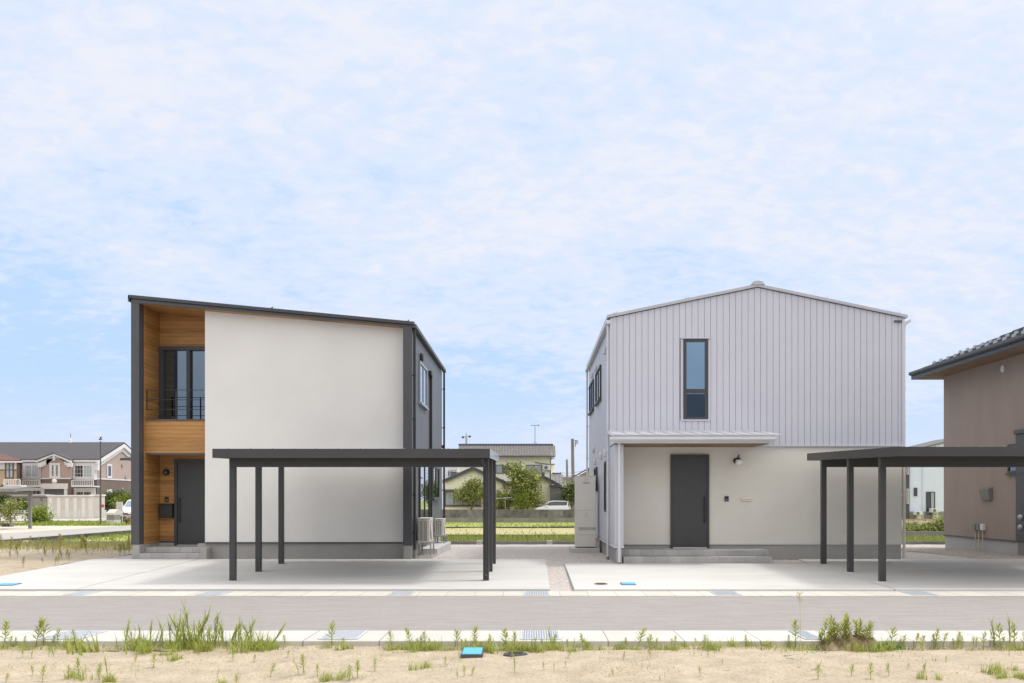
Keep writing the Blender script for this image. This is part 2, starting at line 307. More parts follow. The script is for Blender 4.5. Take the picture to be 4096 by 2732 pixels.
M['mesh_grey'] = mat('dark_mesh_sheet', (.15,.148,.15), (.125,.123,.125), 1.5, .8)
M['stone'] = mat('grey_stone', (.55,.48,.41), (.36,.31,.27), 9, .9, bump=.5, bscale=30)

# ------------------------------------------------------------------ ground
def slab_z(d): return -.5615 + .024*d
def grid(name, xs, ys, zf, m, parent=None):
    b = MB(); b.v = [(x, y, zf(x, y)) for y in ys for x in xs]; n = len(xs)
    b.f = [(j*n+i, j*n+i+1, (j+1)*n+i+1, (j+1)*n+i) for j in range(len(ys)-1) for i in range(n-1)]
    return b.build(name, m, parent, smooth=True, origin=(0, ys[0], 0))
def span(a, b, n): return [a + (b-a)*i/n for i in range(n+1)]
def nz(x, y, s, seed=0): return mnoise.noise(Vector((x*s+seed*7.1, y*s-seed*3.3, seed*1.7)))
def ss(t): t = max(0., min(1., t)); return t*t*(3-2*t)
def field_z(x, y):
    z = -.75
    z += .58*ss((-15.2-x)/3.2) if x < -15 else 0
    z += .45*ss((y-52)/25)*ss((x-17)/4)
    return z
struct(grid('ground', [-3000,-800,-200,-80,-40,-25] + span(-19.3,-14,14) + span(-12,30,42) + [40,80,200,800,3000], [33.4,34,36,38,40,44,48,52,56,60,64,68,72,77,85,95,110,140,300,900,3500], lambda x,y: field_z(x,y) if y < 140 else -.8, M['grass']))
SOILY = 11.045
def soil_z(x, y):
    e = ss((SOILY-y)/1.2)
    z = -.245 + .045*nz(x, y, .55, 1)*1.4*e + .02*nz(x, y, 1.7, 2)*e + .012*nz(x, y, 5, 3) + .009*nz(x, y, 11, 4)
    z += .05*e*math.exp(-((x-1.4)**2)/1.2 - ((y-9.9)**2)/.5)
    z -= .05*math.exp(-((y-SOILY+.15)**2)/.02)*(1 if y < SOILY else 1)*ss(.5+nz(x,y,.8,9))
    return z
xs_f = [-60,-30,-18,-11] + span(-8,8,230) + [11,18,30,60]
ys_f = [-12,-4,2,5,7.2] + span(8.2,SOILY,72)
struct(grid('soil', xs_f, ys_f, soil_z, M['soil']))
ZG = -.19
struct(MB().box(-90,90,SOILY+.003,11.93,-.55,ZG).build('gutter', M['gutter_near'], bevel=.008))
struct(MB().box(-90,90,16.27,17.075,-.55,ZG).build('gutter', M['gutter_far'], bevel=.006))
struct(MB().box(-90,90,11.933,16.267,-.55,-.20).build('road', M['asphalt']))
# lots behind the far gutter
def lot_z(x, y): return -.20 + .17*ss((y-17.1)/6) - .10*ss((y-24)/9) + .03*nz(x,y,.5,5) + .012*nz(x,y,2.2,6)
struct(grid('soil', [-19.05] + span(-18.6,-10.98,60), span(17.08,33.38,110), lambda x,y: lot_z(x,y)+.02, M['soil']))
def grav_z(x, y): return -.225 + .20*min(1., max(0., (y-17.08)/6.3)) - .09*ss((y-24)/9) + .012*nz(x,y,3,7)
struct(grid('gravel_ground', span(-10.96,45,180), span(17.08,33.38,70), grav_z, M['gravel']))
def band(name, pts, m, dz):
    pass
b = MB(); n = 24       # darker gravel along the brown house
for i in range(n+1):
    y = 22.6 + (30.9-22.6)*i/n
    xl = 11.35 + .18*nz(1, y, .8, 11) - (.55*ss((y-26)/5)) ; b.v += [(xl, y, grav_z(xl,y)+.010), (13.4, y, grav_z(13.4,y)+.02)]
    if i: b.f.append((2*i-2, 2*i-1, 2*i+1, 2*i))
struct(b.build('gravel_bed', M['gravel_dark']))
def slab(x0, x1, d0, d1, name='pavement'):
    return struct(MB().add([(x0,d0,slab_z(d0)-.07),(x1,d0,slab_z(d0)-.07),(x1,d1,slab_z(d1)-.07),(x0,d1,slab_z(d1)-.07),(x0,d0,slab_z(d0)),(x1,d0,slab_z(d0)),(x1,d1,slab_z(d1)),(x0,d1,slab_z(d1))],
        [(0,3,2,1),(4,5,6,7),(0,1,5,4),(1,2,6,5),(2,3,7,6),(3,0,4,7)]).build(name, M['slab'], bevel=.008))
slab(-10.93,-8.325,17.12,23.38); slab(-8.275,.345,17.12,23.38)
slab(.785,6.60,17.08,22.17); slab(6.64,30,17.08,23.38)
for x in (-8.30, 6.62):
    d1 = 23.37 if x < 0 else 22.2
    J = [(17.10,-.4),(17.10,slab_z(17.1)-.012),(d1,slab_z(d1)-.012),(d1,-.4)]
    struct(MB().prism_x(J, x-.025, x+.025 if x < 0 else x+.02).build('pavement_joint', M['joint']))
# side road on the left with its verge, beyond the vacant lot
struct(MB().box(-23.2,-19.2,17.1,140,-.6,0).build('side_road', M['side_road']))
struct(MB().box(-120,-23.203,17.1,140,-.6,-.006).build('lot_ground', M['side_road']))
struct(MB().box(-60,-23.25,53.1,61.5,-.006,.004).build('verge', M['grass']))
struct(MB().box(-60,-23.25,30,53.0,-.006,.003).build('paving', M['pavement']))
struct(MB().box(-60,-30,62.5,92,-.006,.003).build('parking_ground', M['pavement']))
tag(MB().box(-19.17,-19.02,17.1,60,-.7,.03).build('retaining_wall', M['dark_concrete'], bevel=.01), 'dark mossy concrete retaining wall along the pale side road', 'retaining wall')
lw = thing('low_boundary_wall', 'low grey concrete boundary wall behind the two houses and the vacant lot', 'wall', (0,33.45,-.6))
MB().box(-19.0,45,33.4,33.52,-.9,.0).build('wall', M['old_concrete'], lw, bevel=.006)
for x in (-18.0,-15.85,-13.75,-11.6,-5,-1.85,.65,3.1,15.5):
    MB().box(x-.1,x+.1,33.36,33.56,-.9,.028).build('pier', M['gutter_far'], lw, bevel=.006)
# paddies between the houses and the far wall
struct(MB().box(-15,60,34.0,57,-1.2,-.71).build('paddy_water', M['water']))
random.seed(5)
b = MB()
def blade(b, p, h, wd, ang, lean, seg=2):
    ca, sa = math.cos(ang), math.sin(ang); px_, py_ = -sa, ca; vs = []; fs = []
    for k in range(seg+1):
        t = k/seg; w2 = wd*(1-t)**.7*.5; off = lean*t*t; q = (p[0]+ca*off, p[1]+sa*off, p[2]+h*t*(1-.25*abs(lean)/max(h,.01)*t))
        if k == seg: vs.append(q)
        else: vs += [(q[0]-px_*w2, q[1]-py_*w2, q[2]), (q[0]+px_*w2, q[1]+py_*w2, q[2])]
    for k in range(seg): fs.append((2*k,2*k+1,2*k+2) if k == seg-1 else (2*k,2*k+1,2*k+3,2*k+2))
    b.add(vs, fs)
for row in range(16):
    y = 47.2 + row*.62; x = -9.0
    while x < 27:
        x += random.uniform(.16,.30)
        if 5 < x < 18: continue
        for k in range(4): blade(b, (x+random.gauss(0,.05), y+random.gauss(0,.08), -.72), random.uniform(.15,.30), .04, random.uniform(0,6.28), random.uniform(0,.14))
struct(b.build('rice_plants', M['rice']), 'stuff')
struct(grid('paddy_bank', span(-14.5,60,70), span(57.05,68,16), lambda x,y: -.66+.10*ss((y-57)/3)+.05*nz(x,y,.6,14), M['grass_dry']))
tag(MB().box(-14.5,60,69.6,69.9,-1.0,-.52).build('ditch_kerb', M['dark_concrete']), 'dark concrete ditch kerb between the dry bank and the far meadow', 'kerb')
struct(MB().box(-14.5,60,57.06,57.3,-1.2,-.64).build('paddy_edge', M['dark_concrete']))
b = MB()
for k in range(2600):
    x = random.uniform(-11,9) if k % 4 else random.uniform(19,28); y = random.uniform(70.2,91); blade(b, (x,y,field_z(x,y)-.02), random.uniform(.08,.2), .10, random.uniform(0,6.28), random.uniform(0,.25))
for k in range(260):
    x = random.uniform(-9,7); y = random.uniform(57.2,68); blade(b, (x,y,-.62), random.uniform(.1,.25), .07, random.uniform(0,6.28), random.uniform(0,.2))
for k in range(1500):
    x = random.uniform(-19,-15.5); y = random.uniform(34.2,46); blade(b, (x,y,field_z(x,y)-.02), random.uniform(.10,.22), .05, random.uniform(0,6.28), random.uniform(0,.15))
for k in range(1600):
    x = random.uniform(-31,-23.4); y = random.uniform(53.2,60.5); blade(b, (x,y,-.02), random.uniform(.10,.3), .08, random.uniform(0,6.28), random.uniform(0,.25))
struct(b.build('meadow_grass', M['rice']), 'stuff')

# ------------------------------------------------------------------ left house: charcoal frame, white wall, cedar niche
D = 23.44
H1 = thing('frame_house', 'two-storey house with charcoal portal frame, plain white front wall and cedar-lined entrance niche', 'house', (-6.5, D, 0))
XL, XR, XLi, XRi = -10.01, -2.99, -9.806, -3.206
def zs(x): return 5.82 + .0864*(XRi - x)          # soffit
def zt(x): return 5.885 + .0946*(-2.94 - x)        # roof underside of trim
DB = 31.4
bf = MB()
bf.prism_y([(XL,.358),(XLi,.358),(XLi,zs(XLi)),(XL,zs(XL))], D, D+.3)
bf.prism_y([(XRi,.33),(XR,.33),(XR,zs(XR)),(XRi,zs(XRi))], D, D+.33)
bf.prism_y([(XL,zs(XL)),(XR,zs(XR)),(XR,zt(XR)-.045),(XL,zt(XL)-.045)], D, D+.05)
bf.build('portal_frame', M['charcoal'], H1, bevel=.006)
MB().prism_y([(XLi+.002,zs(XLi)+.001),(XRi-.002,zs(XRi)+.001),(XRi-.002,zs(XRi)+.05),(XLi+.002,zs(XLi)+.05)], D+.052, 24.9).build('soffit', M['soffit_wood'], H1)
XW = -8.262
MB().prism_y([(XW,.405),(XRi-.002,.405),(XRi-.002,zs(XRi)-.001),(XW,zs(XW)-.001)], 23.74, 24.92).build('front_wall', M['white_stucco'], H1)
MB().box(XW,XRi-.002,23.72,23.78,.366,.404).build('base_flashing', M['charcoal'], H1)
# body behind
bb = MB(); bb.prism_y([(XL,.36),(XR-.022,.36),(XR-.022,zs(XR)-.02),(XL,zs(XL)-.02)], 24.92, DB); bb.box(XL,XLi-.004,D+.303,24.917,.36,zs(XL)-.03); bb.box(XRi+.03,XR-.022,D+.333,24.917,.36,zs(XR)-.05)
bb.build('wall', M['charcoal'], H1)
b = MB(); y = D+.34
while y < DB-.05:
    b.box(XR-.021, XR, y, min(y+.139, DB), .36, zs(XR)-.03); y += .155
b.build('side_cladding', M['dark_cladding'], H1)
bfd = MB(); bfd.box(XW-.2,XR-.05,23.79,DB-.03,-.3,.364); bfd.box(XRi+.01,XR-.03,D+.03,23.788,-.3,.328); bfd.box(XL+.03,XLi-.003,D+.02,DB-.03,-.3,.356)
bfd.build('foundation', M['base_concrete'], H1)
# niche
MB().box(XLi-.003,XLi+.012,D+.302,24.715,.36,zs(XLi)-.002).build('niche_side_wall', M['wood'], H1)
bn = MB(); bn.box(XLi+.013,-9.3945,24.72,24.90,.40,2.655); bn.box(-9.394,XW-.002,24.72,24.90,2.42,2.655)
bn.build('niche_back_wall', M['wood'], H1)
bn = MB(); bn.prism_y([(XLi+.013,5.515),(XW+.1,5.515),(XW+.1,zs(XW+.1)-.002),(XLi+.013,zs(XLi)-.002)], 24.72, 24.90); bn.build('niche_upper_wall', M['wood'], H1)
pr = MB(); pr.box(XLi+.014,XW-.002,23.82,23.90,2.665,3.49); pr.build('balcony_parapet', M['wood'], H1)
MB().box(XLi+.008,XW-.001,23.80,23.92,3.491,3.525).build('parapet_cap', M['charcoal'], H1, bevel=.004)
MB().box(XLi+.008,XW-.001,23.79,23.93,2.62,2.664).build('drip_edge', M['charcoal'], H1)
MB().box(XLi+.014,XW-.002,23.931,24.718,2.66,2.88).build('balcony_floor', M['soffit_wood'], H1)
MB().box(XLi+.013,-9.395,24.70,24.89,.345,.399).build('base_flashing', M['charcoal'], H1)
MB().box(XLi+.001,-9.395,24.70,24.89,.10,.344).build('foundation', M['base_concrete'], H1)
# railing
rl = thing; 
rb = MB(); ry = 23.86; r_ = .011
for yy in (1560,1599,1638): rb.tube([(ax(586,ry),ry,az(yy,ry)),(XW-.003,ry,az(yy,ry))], r_*.8, 6)
for xx, y1 in ((587,1640),(705,1676)): rb.box(ax(xx,ry)-.014, ax(xx,ry)+.014, ry-.014, ry+.014, az(y1,ry), az(1559,ry))
rb.build('balcony_railing', M['black'], H1)
# balcony window
wd = MB(); wx0 = -9.79; wz0, wz1 = 2.885, 5.51
wd.box(wx0,wx0+.115,24.64,24.78,wz0,wz1); wd.box(wx0+.115,XW+.05,24.64,24.78,wz1-.10,wz1); wd.box(wx0+.115,XW+.05,24.64,24.78,wz0,wz0+.08); wd.box(ax(747,24.66),ax(761,24.66),24.63,24.78,wz0+.08,wz1-.10)
wf = wd.build('balcony_window', M['frame'], H1)
MB().box(wx0+.116,ax(747,24.66)-.001,24.72,24.74,wz0+.081,wz1-.101).build('pane', M['glass'], wf)
MB().box(ax(761,24.66)+.001,XW+.05,24.74,24.76,wz0+.081,wz1-.101).build('pane', M['glass'], wf)
# entrance door
dz0, dz1 = .285, az(1839,24.72)
df = MB(); df.box(-9.394,-9.32,24.66,24.80,.27,dz1); df.box(-9.32,XW+.02,24.66,24.80,dz1-.07,dz1); 
dr = df.build('door', M['frame'], H1)
MB().box(-9.318,XW+.02,24.70,24.76,dz0+.012,dz1-.072).build('door_leaf', M['door'], dr)
hx = ax(718,24.66); MB().tube([(hx,24.69,az(2088,24.7)),(hx,24.63,az(2080,24.7)),(hx,24.63,az(2000,24.7)),(hx,24.69,az(1993,24.7))], .016, 8).build('handle', M['black'], dr)
MB().box(-9.318,XW+.02,24.655,24.76,.268,.296).build('threshold', M['steel'], dr)
# steps
s1 = MB(); s1.box(ax(528,D)+.005,XW+.05,23.42,24.70,-.06,.134); s1.build('step', M['step_tile'], H1, bevel=.008)
s2 = MB(); s2.box(XLi+.0,XW+.045,23.78,24.695,.136,.268); s2.build('step', M['step_tile'], H1, bevel=.008)
MB().box(ax(803,D),ax(828,D),23.40,23.80,-.06,.27).build('step_cheek', M['base_concrete'], H1, bevel=.008)
# roof
rf = MB(); rf.prism_y([(-10.06,zt(-10.06)-.04),(-2.93,zt(-2.93)-.04),(-2.93,zt(-2.93)+.035),(-10.06,zt(-10.06)+.035)], D-.05, DB+.25)
rf.prism_y([(-10.065,zt(-10.06)-.13),(-10.03,zt(-10.06)-.13),(-10.03,zt(-10.06)),(-10.065,zt(-10.06))], D-.05, DB+.25)
y = D+.1
while y < DB+.2:
    rf.prism_y([(-10.04,zt(-10.04)+.03),(-2.93,zt(-2.93)+.03),(-2.93,zt(-2.93)+.065),(-10.04,zt(-10.04)+.065)], y, y+.02); y += .42
roof1 = rf.build('roof', M['dark_roof'], H1)
def guard(x, y, z, parent, m, s=1.0, flip=1):
    b = MB(); b.box(x-.11*s,x+.11*s,y-.03,y+.03,z,z+.018); b.prism_y([(x-.02*flip*s,z+.018),(x+.03*flip*s,z+.018),(x+.09*flip*s,z+.12*s),(x+.07*flip*s,z+.12*s)], y-.025, y+.025); b.box(x-.06*s,x-.03*s,y-.02,y+.02,z+.018,z+.08*s)
    return b.build('snow_guard', m, parent)
for xx in (1083,1628): X = ax(xx,D+.15); guard(X, D+.15, zt(X)+.03, roof1, M['black'], .6)
for k in range(18): yy = D+.5+k*.42; guard(-3.02, yy, zt(-3.02)+.035, roof1, M['dark_roof'], .5)
MB().box(XR+.003,XR+.115,D-.0,DB+.28,5.775,5.875).build('gutter', M['charcoal'], H1, bevel=.012)
def downpipe(name, x, y, z0, z1, r, m, parent, bands=(), foot=None, axis=(1,0)):
    b = MB(); b.tube([(x,y,z0),(x,y,z1)], r, 10)
    for z in bands: b.tube([(x,y,z-.02),(x,y,z+.02)], r*1.18, 10); b.box(min(x,x-axis[0]*.09),max(x,x-axis[0]*.09),min(y-.01,y-axis[1]*.09),max(y+.01,y-axis[1]*.09),z-.012,z+.012)
    o = b.build(name, m, parent, smooth=False)
    if foot: MB().tube([(x,y,z0-foot),(x,y,z0-.001)], r*1.12, 10).build('foot_pipe', M['grey_plastic'], o)
    return o
downpipe('downpipe', XR+.06, D+.11, .22, 5.80, .034, M['black'], H1, (.65,1.6,2.6,3.5,4.6), .22)
downpipe('downpipe', XR+.06, DB+.12, .05, 5.78, .034, M['black'], H1, (.65,1.8,2.9,3.9,5.2), .15)
MB().prism_x([(DB+.02,3.2),(DB+.02,3.3),(DB+.14,3.32),(DB+.14,3.22)], XR-.05, XR+.03).build('cable_bracket', M['black'], H1)
def hood(name, c, r, m, parent, nx=1):     # round vent hood on a wall that faces +x (nx=1) or -x
    b = MB(); n = 10; prof = []
    for i in range(n+1):
        a = math.pi*i/n; prof.append((c[1]+r*math.cos(a), c[2]+r*math.sin(a)*1.0))
    pts = [(c[1]+r,c[2]-r*1.2)] + prof + [(c[1]-r,c[2]-r*1.2)]
    b.prism_x(pts, c[0], c[0]+nx*r*.9) if nx > 0 else b.prism_x(pts, c[0]+nx*r*.9, c[0])
    o = b.build(name, m, parent, bevel=r*.25); return o
hood('vent_hood', (XR, 25.25, 5.33), .10, M['black'], H1)
def side_window(x, y0, y1, z0, z1, nx, parent, frame, pane, fw=.06, mull=True, sill=True, name='side_window'):
    """sliding window on a wall facing +x / -x, proud of the cladding"""
    b = MB(); xo = x + nx*.05; xi = x + nx*.002
    b.ring(y0, y1, z0, z1, min(xi,xo), max(xi,xo), fw, axis='x')
    ym = (y0+y1)/2
    if mull: b.box(min(x+nx*.004,x+nx*.042),max(x+nx*.004,x+nx*.042),ym-.03,ym+.03,z0+fw,z1-fw)
    if sill: b.box(min(x+nx*.002,x+nx*.09),max(x+nx*.002,x+nx*.09),y0-.04,y1+.04,z0-.05,z0-.001)
    f = b.build(name, frame, parent)
    xa, xb = x+nx*.012, x+nx*.022
    if mull:
        MB().box(min(xa,xb),max(xa,xb),y0+fw,ym-.031,z0+fw,z1-fw).build('pane', pane, f); MB().box(min(xa,xb),max(xa,xb),ym+.031,y1-fw,z0+fw,z1-fw).build('pane', pane, f)
    else: MB().box(min(xa,xb),max(xa,xb),y0+fw,y1-fw,z0+fw,z1-fw).build('pane', pane, f)
    return f
side_window(XR, 24.86, 26.57, 4.06, 5.17, 1, H1, M['grey_frame'], M['glass_light'])
side_window(XR, 24.9, 27.3, .45, 2.5, 1, H1, M['frame'], M['glass_light'])
side_window(XR, 28.2, 30.1, 1.5, 2.5, 1, H1, M['frame'], M['glass_light'])
dc = MB(); dc.box(XR,XR+.075,27.56,27.66,.95,5.08); dc.prism_x([(27.3,5.14),(27.3,5.24),(27.58,5.24),(27.66,5.16),(27.66,5.08),(27.56,5.08)], XR, XR+.085); dc.build('duct_cover', M['black'], H1, bevel=.01)

t = thing('opposite_house', 'grey house across the road, seen only as a dark roof mirrored in the tall window', 'house', (12,-15,-.2))
MB().box(4,21,-19,-12.4,-.3,5.6).build('wall', M['base_concrete'], t); MB().prism_x([(-11.6,5.5),(-11.6,5.65),(-15.6,8.55),(-19.6,5.65),(-19.6,5.5)], 3.4, 21.6).build('roof', M['tile_dark'], t)
# ------------------------------------------------------------------ wall lamps, intercoms, mailbox of both houses
t = thing('wall_lamp', 'small clear globe wall lamp on the cedar wall above a black mailbox', 'wall lamp', (ax(664,24.72),24.71,az(1889,24.72)), 'porch lamps')
c = at(664,1889,24.66); MB().tube([(c.x,24.72,c.z),(c.x,24.69,c.z)], .085, 16).build('mounting_plate', M['black'], t); MB().ball((c.x+.0,24.62,c.z), .068).build('globe', M['glass_dark'], t, smooth=True); MB().tube([(c.x,24.69,c.z),(c.x,24.66,c.z)], .05, 12).build('lamp_holder', M['black'], t)
t = thing('intercom', 'black doorbell intercom on the cedar wall between lamp and mailbox', 'intercom', (ax(667,24.72),24.71,az(2007,24.72)), 'intercoms by the front doors')
MB().box(ax(659,24.7),ax(674,24.7),24.685,24.719,az(2007,24.7),az(1987,24.7)).build('housing', M['black'], t, bevel=.006); c = at(667,1992,24.68); MB().tube([(c.x,24.684,c.z),(c.x,24.678,c.z)], .012, 10).build('camera_lens', M['glass_dark'], t); c = at(667,2001,24.68); MB().box(c.x-.03,c.x+.03,24.679,24.684,c.z-.015,c.z+.015).build('call_button', M['grey_plastic'], t)
t = thing('mailbox', 'square matt black mailbox hung on the cedar wall beside the dark door', 'mailbox', (ax(683,24.6),24.65,az(2072,24.6)))
MB().box(ax(637,24.55),ax(687,24.55),24.55,24.718,az(2072,24.55),az(2018,24.55)).build('body', M['black'], t, bevel=.012); MB().box(ax(636.5,24.55),ax(687.5,24.55),24.54,24.715,az(2018,24.55)+.001,az(2014,24.55)).build('lid', M['black'], t, bevel=.006)

# ------------------------------------------------------------------ right house: pale grey boards over beige
H2 = thing('gable_house', 'two-storey gabled house with pale grey vertical boards above a beige ground floor', 'house', (5.65, D, 0))
GL, GR, GA = 1.975, 9.325, ax(3030, D)
zE, zA = 6.02, az(1150, D)
DG = 32.0
def gt(x): return zE + (zA-zE)*(1-abs(x-GA)/(GA-GL if x < GA else GR-GA))      # underside of verge
zB = az(1780, D)
MB().prism_y([(GL+.02,zB+.02),(GR-.02,zB+.02),(GR-.02,gt(GR)-.02),(GA,zA-.02),(GL+.02,gt(GL)-.02)], D+.03, DG).build('upper_wall', M['cladding_back'], H2)
MB().box(GL+.04,GR-.04,D+.055,DG,.36,zB+.018).build('lower_wall', M['beige_stucco'], H2)
b = MB(); x = ax(2467.8, D) - .1563*2; WX0, WX1, WZ0, WZ1 = ax(2733,D), ax(2832.5,D), az(1676,D), az(1355.6,D)
while x < GR:
    a, c = max(x+.005, GL), min(x+.1563-.005, GR)
    if c > a + .01:
        if WX0-.07 < a and c < WX1+.07 or (a < WX0 < c) or (a < WX1 < c):
            b.box(a,c,D+.012,D+.029,zB,WZ0-.02); b.prism_y([(a,WZ1+.02),(c,WZ1+.02),(c,gt(c)),(a,gt(a))], D+.012, D+.029)
        else:
            pts = [(a,zB),(c,zB),(c,gt(c))] + ([(GA,zA)] if a < GA < c else []) + [(a,gt(a))]; b.prism_y(pts, D+.012, D+.029)
    x += .1563
y = D+.033
b.build('front_cladding', M['cladding'], H2)
for (xa, xb, nm) in ((GL-.006,GL+.019,0),(GR-.019,GR+.006,1)):
    y = D+.0; b = MB()
    while y < DG:
        b.box(xa, xb, y, min(y+.142, DG), .40 if nm == 0 else zB, gt(GL)-.02); y += .156
    b.build('side_cladding', M['cladding'], H2)
b = MB(); b.box(GL-.008,GL+.06,D-.008,D-.001,zB-.01,zE-.02); b.box(GR-.06,GR+.008,D-.008,D-.001,zB-.01,zE-.02); b.box(GL-.008,GR+.008,D-.02,D+.05,zB-.035,zB-.001); b.build('corner_trim', M['cladding'], H2)
b = MB(); b.box(GL+.03,GR-.03,D+.03,D+.054,.352,.385); b.build('base_flashing', M['white_metal'], H2)
b = MB(); b.box(GL-.02,GL+.03,D-1.27,DG,.335,.385); b.box(GL+.03,2.19,D-1.285,D-1.2,.335,.385); b.build('base_flashing', M['white_metal'], H2)
MB().box(GL+.06,GR-.05,D+.07,DG-.03,-.3,.351).build('foundation', M['base_concrete'], H2)
# side wing that carries the porch canopy
MB().box(GL-.004,2.18,22.17,D-.002,.386,2.79).build('wing_wall', M['cladding'], H2, bevel=.006)
MB().box(GL+.03,2.15,22.2,D+.06,-.3,.334).build('wing_foundation', M['base_concrete'], H2)
# roof
def roof_piece(sgn):
    b = MB(); xe = GL-.075 if sgn < 0 else GR+.07; s_ = (zA-zE)/(GA-GL); ze = gt(GL) - .075*s_
    top = lambda x: zA+.015-(abs(x-GA))*(zA-ze)/abs(xe-GA)
    b.prism_y([(xe,top(xe)),(GA,zA+.015),(GA,zA+.085),(xe,top(xe)+.07)], D-.05, DG+.3)
    y = D+.12
    while y < DG+.2:
        b.prism_y([(xe,top(xe)+.065),(GA,zA+.08),(GA,zA+.105),(xe,top(xe)+.09)], y, y+.02); y += .45
    return b, top
b1, top1 = roof_piece(-1); roofL = b1.build('roof', M['pale_roof'], H2); b2, top2 = roof_piece(1); roofR = b2.build('roof', M['pale_roof'], H2)
MB().prism_y([(GA-.17,zA+.06),(GA+.17,zA+.06),(GA+.12,zA+.13),(GA+.05,zA+.155),(GA-.05,zA+.155),(GA-.12,zA+.13)], D-.07, DG+.32).build('ridge_cap', M['pale_roof'], H2)
for k in range(1):
    for xx, rr, tp, fl in ((2461,roofL,top1,1),(2748,roofL,top1,1),(3303,roofR,top2,1),(3592,roofR,top2,1)):
        X = ax(xx, D+.1); guard(X, D+.1, tp(X)+.07, rr, M['pale_roof'], .6, fl)
MB().box(GL-.115,GL-.008,D-.04,DG+.32,5.87,5.965).build('gutter', M['white_metal'], H2, bevel=.012)
b = MB(); b.prism_y([(GR+.008,5.83),(GR+.06,5.84),(GR+.17,5.92),(GR+.19,5.99),(GR+.15,5.985),(GR+.13,5.945),(GR+.03,5.89)], D+.02, DG+.3); b.build('gutter', M['white_metal'], H2)
MB().box(ax(3577,D),ax(3606,D),D-.03,D-.002,az(1289,D),az(1282,D)).build('gutter_bracket', M['iron'], H2)
downpipe('downpipe', GL-.055, D+.08, .05, 5.88, .034, M['white_metal'], H2, (.7,1.6,2.5,3.4,4.3,5.3), .14, (-1,0))
downpipe('downpipe', GL-.06, DG+.15, .05, 5.88, .034, M['white_metal'], H2, (.7,1.8,2.9,4.0,5.3), .14, (-1,0))
downpipe('downpipe', GR+.045, D+.12, -.0, 5.85, .034, M['heater'], H2, (.7,1.6,2.5,3.4,4.3,5.3), None)
# window
b = MB(); wy = D-.03
zm0, zm1 = az(1572.6,D), az(1556,D)
b.box(WX0,WX0+.078,wy,D+.02,WZ0,WZ1); b.box(WX1-.085,WX1,wy,D+.02,WZ0,WZ1); b.box(WX0+.078,WX1-.085,wy,D+.02,WZ1-.08,WZ1); b.box(WX0+.078,WX1-.085,wy,D+.02,zm0,zm1); b.box(WX0+.078,WX1-.085,wy,D+.02,WZ0,WZ0+.045)
fr = b.build('window', M['frame'], H2, bevel=.004)
MB().box(WX0+.078,WX1-.085,D-.008,D+.004,zm1,WZ1-.08).build('pane', M['glass_blue'], fr); p = MB().box(WX0+.05,WX1-.06,D-.006,D+.004,WZ0+.045,zm0).build('pane', M['glass_blue'], fr)
b = MB(); b.box(WX0-.06,WX0-.002,D-.012,D+.01,WZ0-.05,WZ1+.03); b.box(WX1+.002,WX1+.06,D-.012,D+.01,WZ0-.05,WZ1+.03); b.box(WX0-.002,WX1+.002,D-.012,D+.01,WZ0-.05,WZ0-.002); b.box(WX0-.05,WX1+.045,D-.05,D+.01,WZ1+.002,WZ1+.02); b.build('window_trim', M['cladding'], H2)
# front door
X0, X1, Z1 = ax(2682.5,D), ax(2836.7,D), az(1818.6,D)
b = MB(); b.ring(X0,X1,.262,Z1,D-.02,D+.056,.062,.0); dr = b.build('door', M['frame'], H2, bevel=.004)
MB().box(X0+.063,X1-.063,D+.0,D+.05,.29,Z1-.063).build('door_leaf', M['door'], dr)
hx = ax(2817,D); MB().tube([(hx,D,az(2088,D)),(hx,D-.06,az(2080,D)),(hx,D-.06,az(1996,D)),(hx,D,az(1988,D))], .017, 8).build('handle', M['black'], dr)
MB().box(X0+.063,X1-.063,D-.03,D+.05,.262,.288).build('threshold', M['white_metal'], dr)
MB().box(ax(2967,D),ax(3010,D),D+.005,D+.054,az(2005,D),az(1989,D)).build('mail_slot', M['cream'], H2, bevel=.012)
MB().box(ax(2969,D),ax(3008,D),D-.004,D+.004,az(1999,D),az(1996,D)).build('mail_flap', M['pipe_cream'], H2)
# canopy
CR = 5.61
b = MB(); b.box(GL-.02,CR,22.02,D-.003,2.80,2.90); b.prism_x([(21.97,2.92),(22.02,2.80),(D-.003,2.80),(D-.003,2.95)], GL-.022, CR); b.build('canopy', M['white_metal'], H2, bevel=.005)
MB().box(2.19,CR-.03,22.10,D-.004,2.790,2.799).build('canopy_soffit', mat('porch_soffit_shaded', (.27,.17,.10), None, 3, .7), H2)  # soffit brown darkened: the shade under the canopy is put into this colour
b = MB(); b.prism_x([(21.93,2.955),(21.93,2.985),(D-.003,3.165),(D-.003,3.135)], GL-.08, CR+.08)
x = GL-.05
while x < CR+.05:
    for q in range(6):
        y0_ = 21.925+q*.25; zz0 = 2.985+(y0_-21.93)*.12
        b.add([(x,y0_,zz0),(x+.33,y0_,zz0),(x+.33,y0_+.27,zz0+.034),(x,y0_+.27,zz0+.034),(x+.02,y0_,zz0+.022),(x+.30,y0_,zz0+.008),(x+.30,y0_+.27,zz0+.042),(x+.02,y0_+.27,zz0+.056)],[(4,5,6,7),(0,1,5,4),(1,2,6,5),(2,3,7,6),(3,0,4,7)])
    x += .335
b.build('canopy_roof', M['pale_roof'], H2)
MB().box(GL-.05,CR-.05,D-.03,D-.003,3.17,3.21).build('canopy_flashing', M['white_metal'], H2)
b = MB(); b.prism_x([(21.83,2.945),(21.83,2.89),(21.86,2.86),(21.93,2.86),(21.965,2.89),(21.965,2.94),(21.955,2.94),(21.955,2.895),(21.925,2.872),(21.865,2.872),(21.84,2.895),(21.84,2.945)], GL-.14, 5.70); b.build('canopy_gutter', M['white_metal'], H2)
